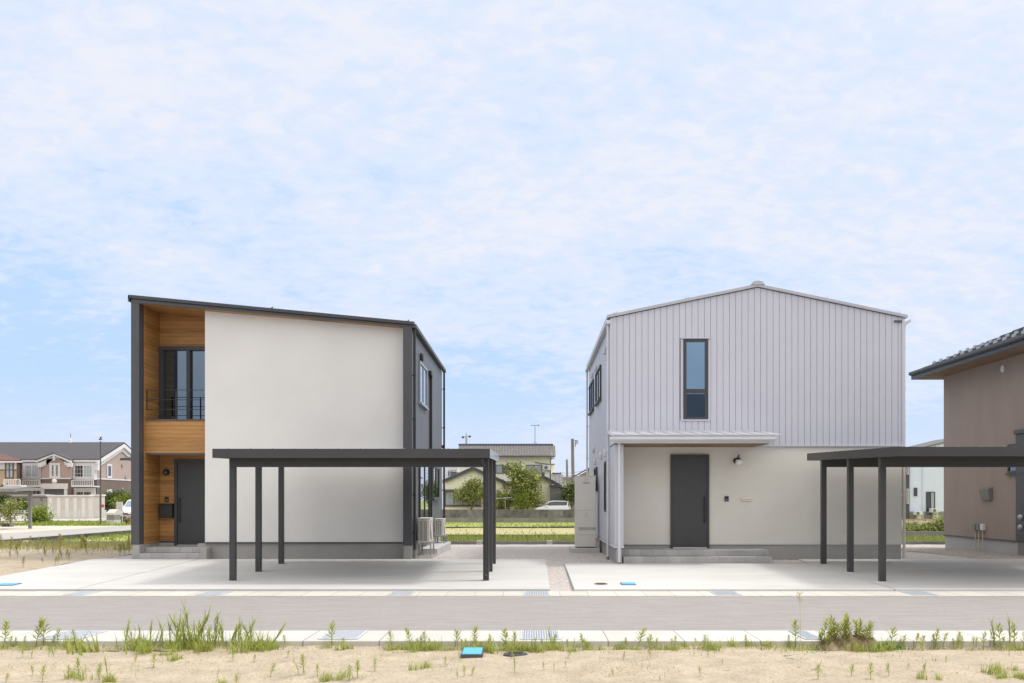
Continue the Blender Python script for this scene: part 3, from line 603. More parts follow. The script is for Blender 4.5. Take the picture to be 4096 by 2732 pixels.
downpipe('downpipe', ax(2476.5,22.08), 22.08, .0, 2.865, .036, M['white_metal'], H2, (.45,1.2,2.0,2.7), .04, (0,-1))
s1 = MB(); s1.box(2.185,ax(3090,22.2),22.2,D+.05,-.1,.12); s1.build('step', M['step_tile'], H2, bevel=.008)
s2 = MB(); s2.box(2.183,ax(3075.7,22.65),22.65,D+.05,.122,.26); s2.build('step', M['step_tile'], H2, bevel=.008)
# side openings and hoods on the left wall
xw = GL-.006
side_window(xw, 26.3, 28.2, 4.33, 5.27, -1, H2, M['frame'], M['glass']); side_window(xw, 29.4, 31.25, 4.33, 5.27, -1, H2, M['frame'], M['glass'])
side_window(xw, 24.2, 24.8, 1.16, 2.48, -1, H2, M['frame'], M['glass'], .05, False, False); side_window(xw, 27.8, 28.8, 1.73, 2.45, -1, H2, M['frame'], M['glass'], .05, False, False)
for d_, z_ in ((24.75,5.42),(28.25,5.44),(29.9,5.46),(29.3,3.05),(26.2,2.72),(24.6,2.7),(28.6,2.64)): hood('vent_hood', (xw, d_, z_), .085, M['white_metal'], H2, -1)
# lamp and intercom
c = at(2943,1843,D+.05); t = thing('wall_lamp', 'white globe wall lamp on a black bracket right of the grey front door', 'wall lamp', (c.x, D+.05, c.z), 'porch lamps')
MB().tube([(c.x,D+.054,c.z),(c.x,D+.02,c.z)], .07, 16).build('mounting_plate', M['black'], t)
g = at(2955,1848,D-.12); bt = MB(); bt.tube([(c.x+.02,D+.02,c.z+.02),(c.x+.03,D-.03,c.z+.10),(c.x+.05,D-.09,c.z+.14),(g.x,D-.13,c.z+.10),(g.x,D-.13,c.z+.03)], .010, 8); bt.tube([(g.x,D-.13,g.z+.06),(g.x,D-.13,g.z+.10)], [.065,.03], 14); bt.build('bracket', M['black'], t)
MB().ball((g.x,D-.13,g.z), .084, 20, 12).build('globe', M['lamp_glass'], t, smooth=True)
t = thing('intercom', 'black intercom on the beige wall under the globe lamp', 'intercom', (ax(2907,D),D+.04,az(2005,D)), 'intercoms by the front doors')
MB().box(ax(2899.5,D),ax(2915.5,D),D+.02,D+.054,az(2005,D),az(1984.5,D)).build('housing', M['black'], t, bevel=.006); c = at(2908,1989,D); MB().tube([(c.x,D+.019,c.z),(c.x,D+.012,c.z)], .012, 10).build('camera_lens', M['glass_dark'], t); c = at(2907,1999,D); MB().box(c.x-.03,c.x+.03,D+.013,D+.019,c.z-.014,c.z+.014).build('call_button', M['grey_plastic'], t)

# ------------------------------------------------------------------ carports
def carport(label, xl, xr, post_l, post_r, df, db, zf, slope, posts, pw, drain, right_posts=True):
    t = thing('carport', label, 'carport', ((xl+xr)/2, (df+db)/2, slab_z(20)), 'black carports in front of the houses')
    z = lambda y: zf + (y-df)*slope
    b = MB(); th = .175
    for k_, (xa, xb, ya, yb) in enumerate(((xl,xr,df,df+.06),(xl,xr,db-.06,db),(xl,xl+.05,df+.061,db-.061),(xr-.05,xr,df+.061,db-.061))):
        b = MB()
        b.add([(xa,ya,z(ya)-th),(xb,ya,z(ya)-th),(xb,yb,z(yb)-th),(xa,yb,z(yb)-th),(xa,ya,z(ya)),(xb,ya,z(ya)),(xb,yb,z(yb)),(xa,yb,z(yb))],[(0,3,2,1),(4,5,6,7),(0,1,5,4),(1,2,6,5),(2,3,7,6),(3,0,4,7)])
        b.build('side_fascia' if k_ > 1 else 'fascia', M['gloss_black'] if k_ == 3 else M['black_alu'], t)
    b = MB(); ya, yb = df+.062, db-.062; xa, xb = xl+.052, xr-.052; n = max(6, int((xb-xa)/.2))
    for i in range(n):           # folded steel roof sheet
        u0 = xa+(xb-xa)*i/n; u1 = xa+(xb-xa)*(i+.5)/n; u2 = xa+(xb-xa)*(i+1)/n
        for (p, q, h0) in ((u0,u1,-.03),(u1,u2,-.085)):
            b.add([(p,ya,z(ya)+h0-.004),(q,ya,z(ya)+h0-.004),(q,yb,z(yb)+h0-.004),(p,yb,z(yb)+h0-.004),(p,ya,z(ya)+h0),(q,ya,z(ya)+h0),(q,yb,z(yb)+h0),(p,yb,z(yb)+h0)],[(0,3,2,1),(4,5,6,7),(0,1,5,4),(1,2,6,5),(2,3,7,6),(3,0,4,7)])
        b.add([(u1,ya,z(ya)-.085),(u1,yb,z(yb)-.085),(u1,yb,z(yb)-.03),(u1,ya,z(ya)-.03)],[(0,1,2,3)]); 
        if i: b.add([(u0,ya,z(ya)-.085),(u0,yb,z(yb)-.085),(u0,yb,z(yb)-.03),(u0,ya,z(ya)-.03)],[(0,1,2,3)])
    b.build('roof_sheet', M['black_alu'], t)
    for d in posts:
        zb = CH + 132*d/F; zt_ = z(d)-.09
        MB().box(post_l, post_r, d, d+.13, zb, zt_).build('beam', M['black_alu'], t, bevel=.006)
        for xp in ((post_l, post_r-pw) if right_posts else (post_l,)):
            MB().box(xp, xp+pw, d+.004, d+.126, slab_z(d)-.02, zb-.001).build('post', M['black_alu'], t, bevel=.006)
    # bolts along the front edge
    x = xl+.3
    while x < min(xr, 9.6):
        MB().tube([(x,df+.03,z(df)),(x,df+.03,z(df)+.018)], .009, 6).build('roof_bolt', M['steel'], t); x += .42
    y = df+.5
    while y < db-.2:
        xx = xl+.025 if xl > 0 else xr-.025; MB().tube([(xx,y,z(y)),(xx,y,z(y)+.022)], .010, 6).build('roof_bolt', M['steel'], t)
        y += .62
    if drain:
        d = posts[0]; x = post_r-.06; b = MB(); b.tube([(x-.06,df+.12,z(df)-.17),(x-.04,df+.2,z(df)-.24),(x,d-.035,z(df)-.38),(x,d-.035,slab_z(d)+.10)], .030, 10); b.tube([(x,d-.035,slab_z(d)+.11),(x,d-.085,slab_z(d)+.08)], .034, 12)
        for zz in (.6,1.4): b.tube([(x,d-.035,zz-.02),(x,d-.035,zz+.02)], .036, 10)
        b.build('downpipe', M['black'], t)
    return t
carport('black carport before the white wall, its slim drainpipe on the front post', -6.09, -.79, -5.95, -.835, 17.9, 23.0, 2.449, .0257, (18.46,20.2,22.04), .115, True)
carport('black carport cut off by the right edge, standing before the beige wall', 6.75, 12.4, 6.82, 12.25, 17.3, 22.95, 2.453, .0276, (18.31,20.15,22.0), .117, False)

# ------------------------------------------------------------------ air conditioners, water heater, tap
def ac_unit(label, x0, x1, y0, y1, z0, z1, gz, feet, cols, rows):
    t = thing('air_conditioner', label, 'air conditioner', ((x0+x1)/2, (y0+y1)/2, gz), 'outdoor air conditioner units beside the dark house')
    MB().box(x0,x1,y0,y1,z0,z1-.03).build('casing', M['ac_white'], t, bevel=.012)
    MB().box(x0-.006,x1+.006,y0-.006,y1+.006,z1-.029,z1).build('top_cover', M['ac_white'], t, bevel=.008)
    w_ = x1-x0; h_ = z1-z0
    gx0, gx1, gz0, gz1 = x0+w_*.09, x0+w_*.80, z0+h_*.06, z1-h_*.13
    g = MB().box(gx0,gx1,y0-.004,y0-.001,gz0,gz1).build('side_grille', M['void'], t)
    b = MB()
    for r in range(rows+1): zz = gz0+(gz1-gz0)*r/rows; b.box(gx0,gx1,y0-.012,y0-.005,zz-.006,zz+.006)
    for c_ in range(cols+1): xx = gx0+(gx1-gx0)*c_/cols; b.box(xx-.007,xx+.007,y0-.014,y0-.0045,gz0,gz1)
    b.build('louvre', M['ac_white'], g)
    MB().box(x0+w_*.3,x0+w_*.7,y0-.012,y0-.0005,z1-h_*.085,z1-h_*.055).build('handle_recess', M['steel'], t)
    b = MB(); yc = y0+(y1-y0)*.42; zc = (z0+z1)/2; rr = h_*.40
    for q in range(6): rq = rr*(q+1)/6; b.tube([(x1+.02,yc+rq*math.cos(a*math.pi/12),zc+rq*math.sin(a*math.pi/12)) for a in range(25)], .005, 4, False)
    for a in range(8): b.tube([(x1+.02,yc,zc),(x1+.02,yc+rr*math.cos(a*math.pi/4),zc+rr*math.sin(a*math.pi/4))], .005, 4)
    b.build('fan_grille', M['ac_white'], t); MB().tube([(x1+.002,yc,zc),(x1+.006,yc,zc)], rr, 24).build('fan_opening', M['void'], t)
    # stand
    for (xx, yy) in ((x0+.02,y0+.03),(x1+.02,y0+.03),(x0+.02,y1-.08),(x1+.02,y1-.08)):
        b = MB(); b.box(xx-.018,xx+.018,yy-.002,yy+.002,gz+feet,z0-.03); b.box(xx-.018,xx-.014,yy+.002,yy+.03,gz+feet,z0-.03); b.box(xx-.03,xx+.03,yy-.03,yy+.03,gz+feet,gz+feet+.01); b.build('stand_leg', M['steel'], t)
    b = MB(); b.box(x0-.02,x1+.05,y0+.01,y0+.05,z0-.03,z0-.002); b.box(x0-.02,x1+.05,y1-.1,y1-.06,z0-.03,z0-.002); b.box(x0-.02,x0+.02,y0+.05,y1-.1,z0-.03,z0-.002); b.box(x1+.01,x1+.05,y0+.05,y1-.1,z0-.03,z0-.002); b.build('stand_top', M['steel'], t)
    if feet > 0:
        for yy in (y0+.03,y1-.08): MB().box(x0-.05,x1+.09,yy-.07,yy+.07,gz-.05,gz+feet).build('footing', M['heater'], t, bevel=.006)
    MB().tube([(x0+.02,y1-.2,z0+.15),(x0-.08,y1-.2,z0+.15),(x0-.13,y1-.2,z0+.3)], .02, 8).build('refrigerant_pipe', M['ac_white'], t)
    return t
ac_unit('taller air conditioner nearest the carport, on a galvanised stand over gravel', -2.90, -2.60, 24.0, 24.85, .385, 1.01, -.05, .09, 2, 19)
ac_unit('smaller air conditioner farther back, on a stand upon the concrete pad', -2.90, -2.64, 28.15, 28.9, .40, .91, .175, .0, 3, 13)
tag(MB().box(-2.97,-2.51,25.05,29.3,-.2,.172).build('concrete_pad', M['slab'], bevel=.012), 'raised pale concrete pad beside the dark house under an air conditioner', 'concrete pad')
t = thing('outdoor_tap', 'chrome outdoor tap on a short white post by the drainpipe', 'tap', (ax(1668,23.75),23.75,0)); c = at(1663,2172,23.75)
MB().box(c.x-.03,c.x+.0,23.74,23.78,-.1,c.z+.05).build('post', M['white_metal'], t); b = MB(); b.tube([(c.x,23.75,c.z),(c.x+.06,23.75,c.z+.01),(c.x+.10,23.75,c.z-.02),(c.x+.10,23.75,c.z-.06)], .014, 8); b.tube([(c.x+.04,23.75,c.z+.01),(c.x+.04,23.75,c.z+.06)], .01, 8); b.box(c.x+.01,c.x+.07,23.74,23.76,c.z+.055,c.z+.068); b.build('spout', M['steel'], t)
t = thing('water_heater', 'tall beige water heater cabinet on a concrete base beside the grey house', 'water heater', (1.57, 27.4, .087))
hx0, hx1, hy = 1.286, 1.857, 27.1
b = MB(); b.box(hx0,hx1,hy,hy+.70,.115,az(2140,hy)-.002); b.box(hx0,hx1,hy,hy+.70,az(2140,hy)+.002,az(2041,hy)-.002); b.box(hx0,hx1,hy,hy+.70,az(2041,hy)+.002,2.15); b.build('cabinet', M['heater'], t, bevel=.008)
MB().box(hx0+.02,hx1-.02,hy+.012,hy+.69,.087,2.14).build('plinth', M['black'], t); MB().box(hx0-.006,hx1+.006,hy-.008,hy+.71,2.151,2.172).build('lid', M['heater'], t, bevel=.006)
for yy, hh in ((1921,14),(2059,17)): MB().ring(ax(2340,hy),ax(2350,hy),az(yy+hh/2,hy),az(yy-hh/2,hy),hy-.005,hy-.001,.006).build('access_hatch', M['shed_grey'], t)
b = MB(); xx = 2314; random.seed(3)
while xx < 2373:
    w_ = random.uniform(4,12); b.box(ax(xx,hy),ax(xx+w_,hy),hy-.003,hy-.001,az(2121,hy),az(2108.5,hy)); xx += w_+1.5
b.build('instruction_sticker', mat('sticker_print', (.30,.29,.28), (.48,.46,.43), 40, .6, detail=2, stretch=(1,1,3)), t)
tx = bpy.data.curves.new('lettering', 'FONT'); tx.body = 'Panasonic'; tx.size = .050; tx.align_x = 'CENTER'; tx.extrude = .001; tx.offset = .0012
to = bpy.data.objects.new('lettering_curve', tx); C.objects.link(to); dg = bpy.context.evaluated_depsgraph_get(); me = bpy.data.meshes.new_from_object(to.evaluated_get(dg)); bpy.data.objects.remove(to)
lo = bpy.data.objects.new('lettering', me); C.objects.link(lo); me.materials.clear(); me.materials.append(M['black']); lo.parent = t; lo.rotation_euler = (R(90),0,0); c = at(2345,1934,hy); lo.location = (c.x-1.57, hy-.002-27.4, c.z-.087)
tag(MB().box(1.14,1.972,26.9,28.2,-.2,.086).build('heater_base', M['slab'], bevel=.012), 'low concrete base under the beige water heater', 'concrete base')

# ------------------------------------------------------------------ lids, manholes and gratings
def lid(label, x0, x1, y0, y1, zf, tilt=0):
    z0, z1 = zf(y0)+.004, zf(y1)+.004; t = thing('meter_box_lid', label, 'meter box lid', ((x0+x1)/2, y0, z0), 'blue water meter lids')
    def q(i, h0, h1): return MB().add([(x0+i,y0+i,z0+h0),(x1-i,y0+i,z0+h0),(x1-i,y1-i,z1+h0+tilt),(x0+i,y1-i,z1+h0+tilt),(x0+i,y0+i,z0+h1),(x1-i,y0+i,z0+h1),(x1-i,y1-i,z1+h1+tilt),(x0+i,y1-i,z1+h1+tilt)],[(0,3,2,1),(4,5,6,7),(0,1,5,4),(1,2,6,5),(2,3,7,6),(3,0,4,7)])
    q(0,-.03,.006).build('rim', M['iron'], t); q(.014,.0061,.012).build('cover', M['blue_lid'], t)
lid('blue meter lid set in the slab beside the rusty manhole', ax(2483,17.9), ax(2540,17.9), 17.70, 18.05, slab_z)
lid('blue meter lid at the left end of the pale slab', -10.12, -9.75, 17.60, 17.95, slab_z)
yb_ = 10.35; lid('bright blue meter lid lying in the sandy soil by the kerb', ax(1843,10.2), ax(1930,10.2), 10.19, 10.53, lambda y: soil_z(ax(1890,10.4),10.3)+.022, .02)
def manhole(label, x, y, z, r, m):
    t = thing('manhole_cover', label, 'manhole cover', (x, y, z)); MB().tube([(x,y,z-.03),(x,y,z+.006)], r, 28).build('rim', m, t); b = MB(); b.tube([(x,y,z+.0061),(x,y,z+.011)], r*.9, 28)
    for k in range(5): b.box(x-r*.6,x+r*.6,y-r*.55+k*r*.27,y-r*.50+k*r*.27,z+.011,z+.015)
    b.build('cover', m, t)
manhole('small rusty round manhole cover in the slab beside a blue lid', ax(2404,17.87), 17.87, slab_z(17.87)+.004, .125, M['rust'])
manhole('dark iron manhole cover half sunk in sandy soil near the kerb', ax(2062,10.42), 10.42, soil_z(ax(2062,10.42),10.42)+.006, .135, M['iron'])
def grate(label, x0, x1, y0, y1, z, nb):
    t = thing('drain_grate', label, 'drain grate', ((x0+x1)/2, y0, z), 'steel gratings over the road gutters')
    MB().box(x0,x1,y0,y1,z+.0005,z+.003).build('pit', M['pit'], t)
    b = MB(); b.ring(x0,x1,0,1,0,1,.02) if 0 else None
    b.box(x0,x1,y0,y0+.02,z+.0035,z+.012); b.box(x0,x1,y1-.02,y1,z+.0035,z+.012); b.box(x0,x0+.02,y0+.02,y1-.02,z+.0035,z+.012); b.box(x1-.02,x1,y0+.02,y1-.02,z+.0035,z+.012)
    n = int((x1-x0)/.03)
    for k in range(1, n): xx = x0+(x1-x0)*k/n; b.box(xx-.006,xx+.006,y0+.02,y1-.02,z+.0035,z+.011)
    for k in range(1, nb): yy = y0+(y1-y0)*k/nb; b.box(x0+.02,x1-.02,yy-.004,yy+.004,z+.0112,z+.0125)
    b.build('bars', M['grate'], t)
FG = [('grating in the far gutter before the cedar niche', 290, 372), ('grating in the far gutter below the left slab', 810, 910),
      ('grating in the far gutter before the black carport', 1562, 1655), ('grating in the far gutter at the gravel gap between slabs', 2094, 2198),
      ('grating in the far gutter before the stepped entrance', 2850, 2952), ('grating in the far gutter at the right slab joint', 3622, 3722)]
for lb, a, c in FG: grate(lb, ax(a,16.68), ax(c,16.68), 16.33, 17.0, ZG, 4)
NG = [('grating in the near gutter before the tall reeds', 205, 372), ('fine grating in the near gutter just past the tall reeds', 1295, 1450),
      ('open barred grating in the near gutter by the sunken manhole', 2082, 2240), ('grating in the near gutter behind the weedy earth mound', 3188, 3262)]
for lb, a, c in NG: grate(lb, ax(a,11.47), ax(c,11.47), 11.14, 11.86, ZG, 4)

# ------------------------------------------------------------------ brown house on the right
H3 = thing('brown_house', 'brown rendered house with dark tiled roof at the right edge', 'house', (15, 27, 0))
BX, BF, BN = 13.2, 30.0, 24.2
MB().box(BX, 24, BN, BF, .35, 5.52).build('wall', M['brown_stucco'], H3)
MB().box(BX+.03, 24, BN, BF-.03, -.3, .325).build('foundation', mat('pale_foundation', (.44,.44,.44), (.40,.40,.40), 1.5, .9), H3)
MB().box(BX-.012, 24, BN, BF+.01, .326, .365).build('base_flashing', M['charcoal'], H3)
EX, EY0, EY1 = 12.42, 21.5, 30.65
MB().box(EX+.03, 24, EY0, EY1-.03, 5.40, 5.44).build('soffit', mat('brown_soffit', (.22,.145,.095), None, 2, .7), H3)
b = MB(); b.box(EX, EX+.03, EY0, EY1, 5.40, 5.53); b.prism_y([(EX+.03,5.40),(24,5.40),(24,5.60+.41*(24-EX)),(EX+.03,5.60)], EY1-.03, EY1); b.build('fascia', M['dark_roof'], H3)
b = MB(); b.prism_y([(EX-.10,5.63),(EX-.11,5.56),(EX-.06,5.52),(EX-.002,5.52),(EX-.002,5.60)], EY0, EY1-.05); b.build('gutter', M['charcoal'], H3)
b = MB(); n = 26; pitch = .41
for i in range(n):
    xa = EX-.04+i*.42; xb = xa+.44; za = 5.58+pitch*(xa-EX)+.03; zb = 5.58+pitch*(xb-EX)
    b.prism_y([(xa,za),(xb,zb),(xb,zb+.03),(xa,za+.035)], EY0, EY1+.03)
rf3 = b.build('roof', M['tile_dark'], H3)
for i in (1,3):
    x = EX+.1+i*.42; y = EY0+.2
    while y < EY1-.2:
        z = 5.58+pitch*(x-EX)+.045; b = MB(); b.prism_y([(x,z),(x+.06,z+.02),(x+.05,z+.11),(x+.02,z+.10)], y-.08, y+.08); b.build('snow_guard', M['steel'], rf3); y += .5
side_window(BX, 24.3, 25.9, 2.21, 3.0, -1, H3, M['frame'], M['glass'])
yy = BX*F/(4013-VX); z = az(1475, yy); MB().tube([(BX-.03,yy,z),(BX-.001,yy,z)], .10, 18).build('round_vent', M['trim_white'], H3, smooth=False)
d1 = BX*F/(3971-VX); za_, zb_ = az(1948,d1), az(2003,d1)
MB().prism_y([(BX,zb_),(BX,za_),(BX-.16,za_-.06),(BX-.08,zb_+.02)], d1, d1+.55).build('vent_hood', M['grey_plastic'], H3, bevel=.01)
for xx, m_, w2 in ((3908,M['grey_plastic'],.09),(3922,M['grey_plastic'],.07),(3938,M['trim_white'],.09)):
    dd = BX*F/(xx-VX); zt2 = az(2098,dd); o = MB().box(BX-.10,BX-.001,dd-w2,dd+w2,zt2-.17,zt2+.02).build('meter_box', m_, H3, bevel=.015)
    b = MB(); b.tube([(BX-.05,dd,zt2-.171),(BX-.05,dd,-.1)], .016, 8); b.build('pipe', M['pipe_cream'], o)
b = MB(); b.box(BX-.08, 15, 23.9, 25.4, .36, 3.25); b.build('porch_wall', M['charcoal'], H3, bevel=.01)
MB().box(BX-.12, 15.1, 23.86, 25.44, 3.251, 3.36).build('porch_cap', M['charcoal'], H3, bevel=.01)
MB().box(BX-.04, 15, 23.94, 25.36, -.3, .355).build('porch_foundation', M['old_concrete'], H3)
for zz in (2070, 2110): dd = 25.0; z = az(zz, dd); MB().ball((BX-.085,dd+.1,z), .09, 12, 8).build('wall_vent', M['steel'], H3, smooth=True)

# ------------------------------------------------------------------ far houses: apartments on the left
def facebox(b, x0, x1, y0, y1, d, dd=.1, off=0): b.box(ax(x0,d), ax(x1,d), d-off-dd, d-off, az(y1,d), az(y0,d)); return b
A = thing('apartment_house', 'long taupe apartment house with dark shingle roof, white trim and bay windows', 'apartment house', (-50, 95, 0))
AD, AR = 95.0, -44.0
apx = 100.6; za, ze = 7.56, 5.47
MB().box(-62, AR, AD, 106.2, -.1, 2.02*1.0+1.55).build('lower_wall', M['taupe_dark'], A)
MB().prism_x([(AD+.02,3.62),(106.18,3.62),(106.18,5.5),(apx,7.45),(AD+.02,5.5)], -62, AR-.02).build('upper_wall', M['taupe'], A)
MB().box(-62, AR+.05, AD-.05, 106.3, 3.571, 3.70).build('white_band', M['trim_white'], A)
b = MB(); b.prism_x([(AD-.55,ze-.02),(AD-.55,ze+.14),(apx,za+.12),(apx,za-.03)], -64, AR+.35); b.prism_x([(106.8,ze-.02),(106.8,ze+.14),(apx,za+.12),(apx,za-.03)], -64, AR+.35); b.build('roof', M['tile_dark'], A)
b = MB(); 
for s_ in (1,-1):
    e_ = AD-.6 if s_ > 0 else 106.85
    b.prism_x([(e_,ze-.42),(e_,ze-.03),(apx,za-.04),(apx,za-.45)], AR+.10, AR+.34)
    b.prism_x([(e_+s_*.5,ze-.75),(e_+s_*.5,ze-.43),(apx,za-.46),(apx,za-.85)], AR+.0, AR+.12)
b.box(-62, AR+.36, AD-.70, AD-.56, ze-.16, ze+.02); b.box(-62,AR+.2,AD-.5,AD+.0,ze-.22,ze-.1); b.box(AR-.6,AR+.3,AD-.5,AD-.02,ze-1.0,ze-.25); b.build('eaves_trim', M['trim_white'], A)
# projecting centre gable
d = AD-1.0; cx = ax(222,d); gl, gr = ax(166,d), ax(283,d)
MB().prism_y([(gl,3.62),(gr,3.62),(gr,az(1848,d)),(cx,az(1820,d)),(gl,az(1848,d))], d, AD+.0).build('bay_wall', M['taupe'], A)
MB().box(gl,gr,d,AD-.06,-.1,3.56).build('bay_wall', M['taupe_dark'], A)
xe0, xe1 = ax(150,d), ax(288,d)
b = MB(); b.prism_y([(xe0,az(1851,d)),(cx,az(1822,d)),(xe1,az(1851,d)),(xe1,az(1842,d)),(cx,az(1815,d)),(xe0,az(1842,d))], d-.35, d-.05); b.prism_y([(gl-.2,az(1862,d)),(gl+.5,az(1862,d)),(cx-.9,az(1838,d)),(cx,az(1832,d)),(cx+.9,az(1838,d)),(gr-.5,az(1862,d)),(gr+.2,az(1862,d)),(gr+.2,az(1852,d)),(cx,az(1824,d)),(gl-.2,az(1852,d))], d-.18, d-.002)
b.box(cx-.08,cx+.08,d-.38,d-.06,az(1843,d),az(1820,d)); b.box(gl-.25,gl+.25,d-.3,d-.01,az(1868,d),az(1852,d)); b.box(gr-.25,gr+.25,d-.3,d-.01,az(1868,d),az(1852,d)); b.box(gl-.02,gr+.02,d-.05,d-.001,3.575,3.695); b.build('gable_trim', M['trim_white'], A)
b = MB(); b.prism_y([(xe0,az(1841,d)),(cx,az(1814,d)),(xe1,az(1841,d)),(xe1,az(1838.5,d)),(cx,az(1811.5,d)),(xe0,az(1838.5,d))], d-.40, AD+4.2); b.build('gable_roof', M['tile_dark'], A)
def far_window(parent, x0, x1, y0, y1, d, panes, fm, pm, fw=.09, bars=0, name='window'):
    b = MB(); X0, X1, Z0, Z1 = ax(x0,d), ax(x1,d), az(y1,d), az(y0,d)
    b.ring(X0,X1,Z0,Z1,d-.07,d-.002,fw)
    for k in range(1,panes): xx = X0+(X1-X0)*k/panes; b.box(xx-fw*.5,xx+fw*.5,d-.065,d-.004,Z0+fw,Z1-fw)
    if bars:
        for k in range(1, bars*panes): xx = X0+(X1-X0)*k/(bars*panes); b.box(xx-.012,xx+.012,d-.05,d-.04,Z0+fw,Z1-fw)
        nb = max(2, int((Z1-Z0)/.35))
        for k in range(1, nb): zz = Z0+(Z1-Z0)*k/nb; b.box(X0+fw,X1-fw,d-.05,d-.04,zz-.012,zz+.012)
    f = b.build(name, fm, parent)
    for k in range(panes): a = X0+fw+(X1-X0-2*fw)*k/panes; c = X0+fw+(X1-X0-2*fw)*(k+1)/panes; MB().box(a+fw*.3,c-fw*.3,d-.038,d-.012,Z0+fw,Z1-fw).build('pane', pm[k%len(pm)] if isinstance(pm,list) else pm, f)
    return f
far_window(A, 199, 241, 1852, 1913, d, 2, M['trim_white'], M['glass_dark'], .22, 3)
for (x0,x1) in ((90,164),(288,378)):
    dd = AD-.55; b = MB(); b.box(ax(x0,dd),ax(x1,dd),dd,AD+.01,az(1919,dd),az(1851,dd)); b.build('bay_window_box', M['trim_white'], A)
    far_window(A, x0+9, x1-7, 1859, 1911, dd, 2, M['trim_white'], [M['curtain'],M['curtain']] if x0 < 200 else [M['glass_dark'],M['curtain']], .10, 3, 'bay_window')
    b = MB(); X0, X1 = ax(x0-3,dd-1), ax(x1-4,dd-1); Z0, Z1 = az(1943,dd-1), az(1921,dd-1)
    b.box(X0,X1,dd-1,AD-.06,Z0-.12,Z0); b.ring(X0,X1,Z0,Z1,dd-1,dd-.92,.07)
    for k in range(1,10): xx = X0+(X1-X0)*k/10; b.box(xx-.022,xx+.022,dd-.98,dd-.94,Z0+.07,Z1-.07)
    for k in range(1,3): zz = Z0+(Z1-Z0)*k/3; b.box(X0+.07,X1-.07,dd-.975,dd-.945,zz-.02,zz+.02)
    b.build('balcony', M['trim_white'], A)
b = MB(); b.box(ax(294,AD-.4),ax(376,AD-.4),AD-.4,AD-.005,az(2000,AD),az(1952,AD)); b.build('lower_bay', M['trim_white'], A); far_window(A, 302, 368, 1964, 1996, AD-.4, 2, M['trim_white'], [M['glass_dark'],M['glass_dark']], .10, 3)
far_window(A, 127, 165, 1960, 2000, AD-.06, 2, M['trim_white'], M['glass_dark'], .10, 3)
dd = AD-1.0; b = MB(); b.box(ax(170,dd),ax(179,dd),dd-.25,dd-.002,-.1,az(1944,dd)); b.box(ax(261,dd),ax(270,dd),dd-.25,dd-.002,-.1,az(1944,dd)); b.box(ax(168,dd),ax(272,dd),dd-.3,dd-.002,az(1956,dd),az(1934,dd)); b.build('entrance_surround', M['trim_white'], A); MB().box(ax(180,dd),ax(260,dd),dd-.02,dd-.003,-.1,az(1957,dd)).build('entrance', M['void'], A)
c = at(218,1925,dd-.1); MB().ball((c.x,c.y,c.z), .26, 12, 8).build('round_lamp', M['lamp_glass'], A, smooth=True)
def gable_win(y0,y1,z0,z1): side_window(AR, y0, y1, z0, z1, 1, A, M['trim_white'], M['glass'], .2, False, False, 'gable_window')
gable_win(97.2,98.3,az(1912,97.7),az(1856,97.7)); gable_win(97.2,98.3,az(2000,97.7),az(1957,97.7))
for (xx,yy) in ((488,1861),(502,1908),(488,1957)): dd = AR*F/(xx-VX); hood('vent_hood', (AR,dd,az(yy,dd)), .16, M['steel'], A)
for xx in (82,285): MB().tube([(ax(xx,AD-.1),AD-.1,-.1),(ax(xx,AD-.1),AD-.1,5.4)], .05, 6).build('downpipe', M['brown_trim'], A)
t = thing('roof_finial', 'tiny pointed ventilator finial on the dark shingle ridge', 'finial', (ax(282,apx),apx,za+.1)); MB().tube([(ax(282,apx),apx,za+.05),(ax(282,apx),apx,za+.35),(ax(282,apx),apx,za+.6)], [.2,.14,.03], 8).build('body', M['trim_white'], t); MB().tube([(ax(282,apx),apx,za+.6),(ax(282,apx),apx,za+1.05)], .03, 6).build('spike', M['iron'], t)
# tan brick house cut by the left edge
B2 = thing('brick_house', 'tan brick and cream house with red-brown roof at the left edge', 'house', (-52, 86, 0)); d = 86.0
bp = [(-62,d),(ax(66,d),d),(ax(64,d+7),d+7),(-66,d+7)]; MB().prism_z(bp, -.1, az(1880,d)).build('lower_wall', M['brick_tan'], B2); MB().prism_z(bp, az(1880,d)+.001, az(1842,d)).build('upper_wall', M['trim_white'], B2)
b = MB(); xr, zr = ax(88,d-.6), az(1840,d-.6)
xb_ = ax(84,d+7.6); b.add([(-63,d-.6,zr),(xr,d-.6,zr),(ax(0,d+3.5)-.4,d+3.5,zr+.98),(-66,d+3.5,zr+.98),(xb_,d+7.6,zr),(-66,d+7.6,zr),(-63,d-.6,zr-.12),(xr,d-.6,zr-.12),(xb_,d+7.6,zr-.12)],[(0,1,2,3),(1,4,2),(4,5,3,2),(0,6,7,1),(1,7,8,4)]); b.build('roof', M['red_tile'], B2); MB().box(-63,xr+.02,d-.66,d-.58,zr-.24,zr-.10).build('gutter', M['trim_white'], B2)
far_window(B2, 21, 56, 1846, 1914, d, 2, M['brown_trim'], M['curtain'], .10); far_window(B2, 21, 56, 1965, 2025, d, 2, M['brown_trim'], M['curtain'], .10)
MB().box(ax(0,d),ax(66,d),d-.04,d-.001,az(1882,d),az(1878,d)).build('brown_band', M['brown_trim'], B2)
b = MB(); dd = d-1.1; X0, X1, Z0, Z1 = ax(13,dd), ax(81,dd), az(1943,dd), az(1917,dd); b.ring(X0,X1,Z0,Z1,dd,dd+.06,.07); b.box(X0,X1,dd+.061,d-.002,Z0-.08,Z0+.06)
for k in range(1,10): xx = X0+(X1-X0)*k/10; b.box(xx-.022,xx+.022,dd+.01,dd+.05,Z0+.07,Z1-.07)
b.build('balcony', M['trim_white'], B2)
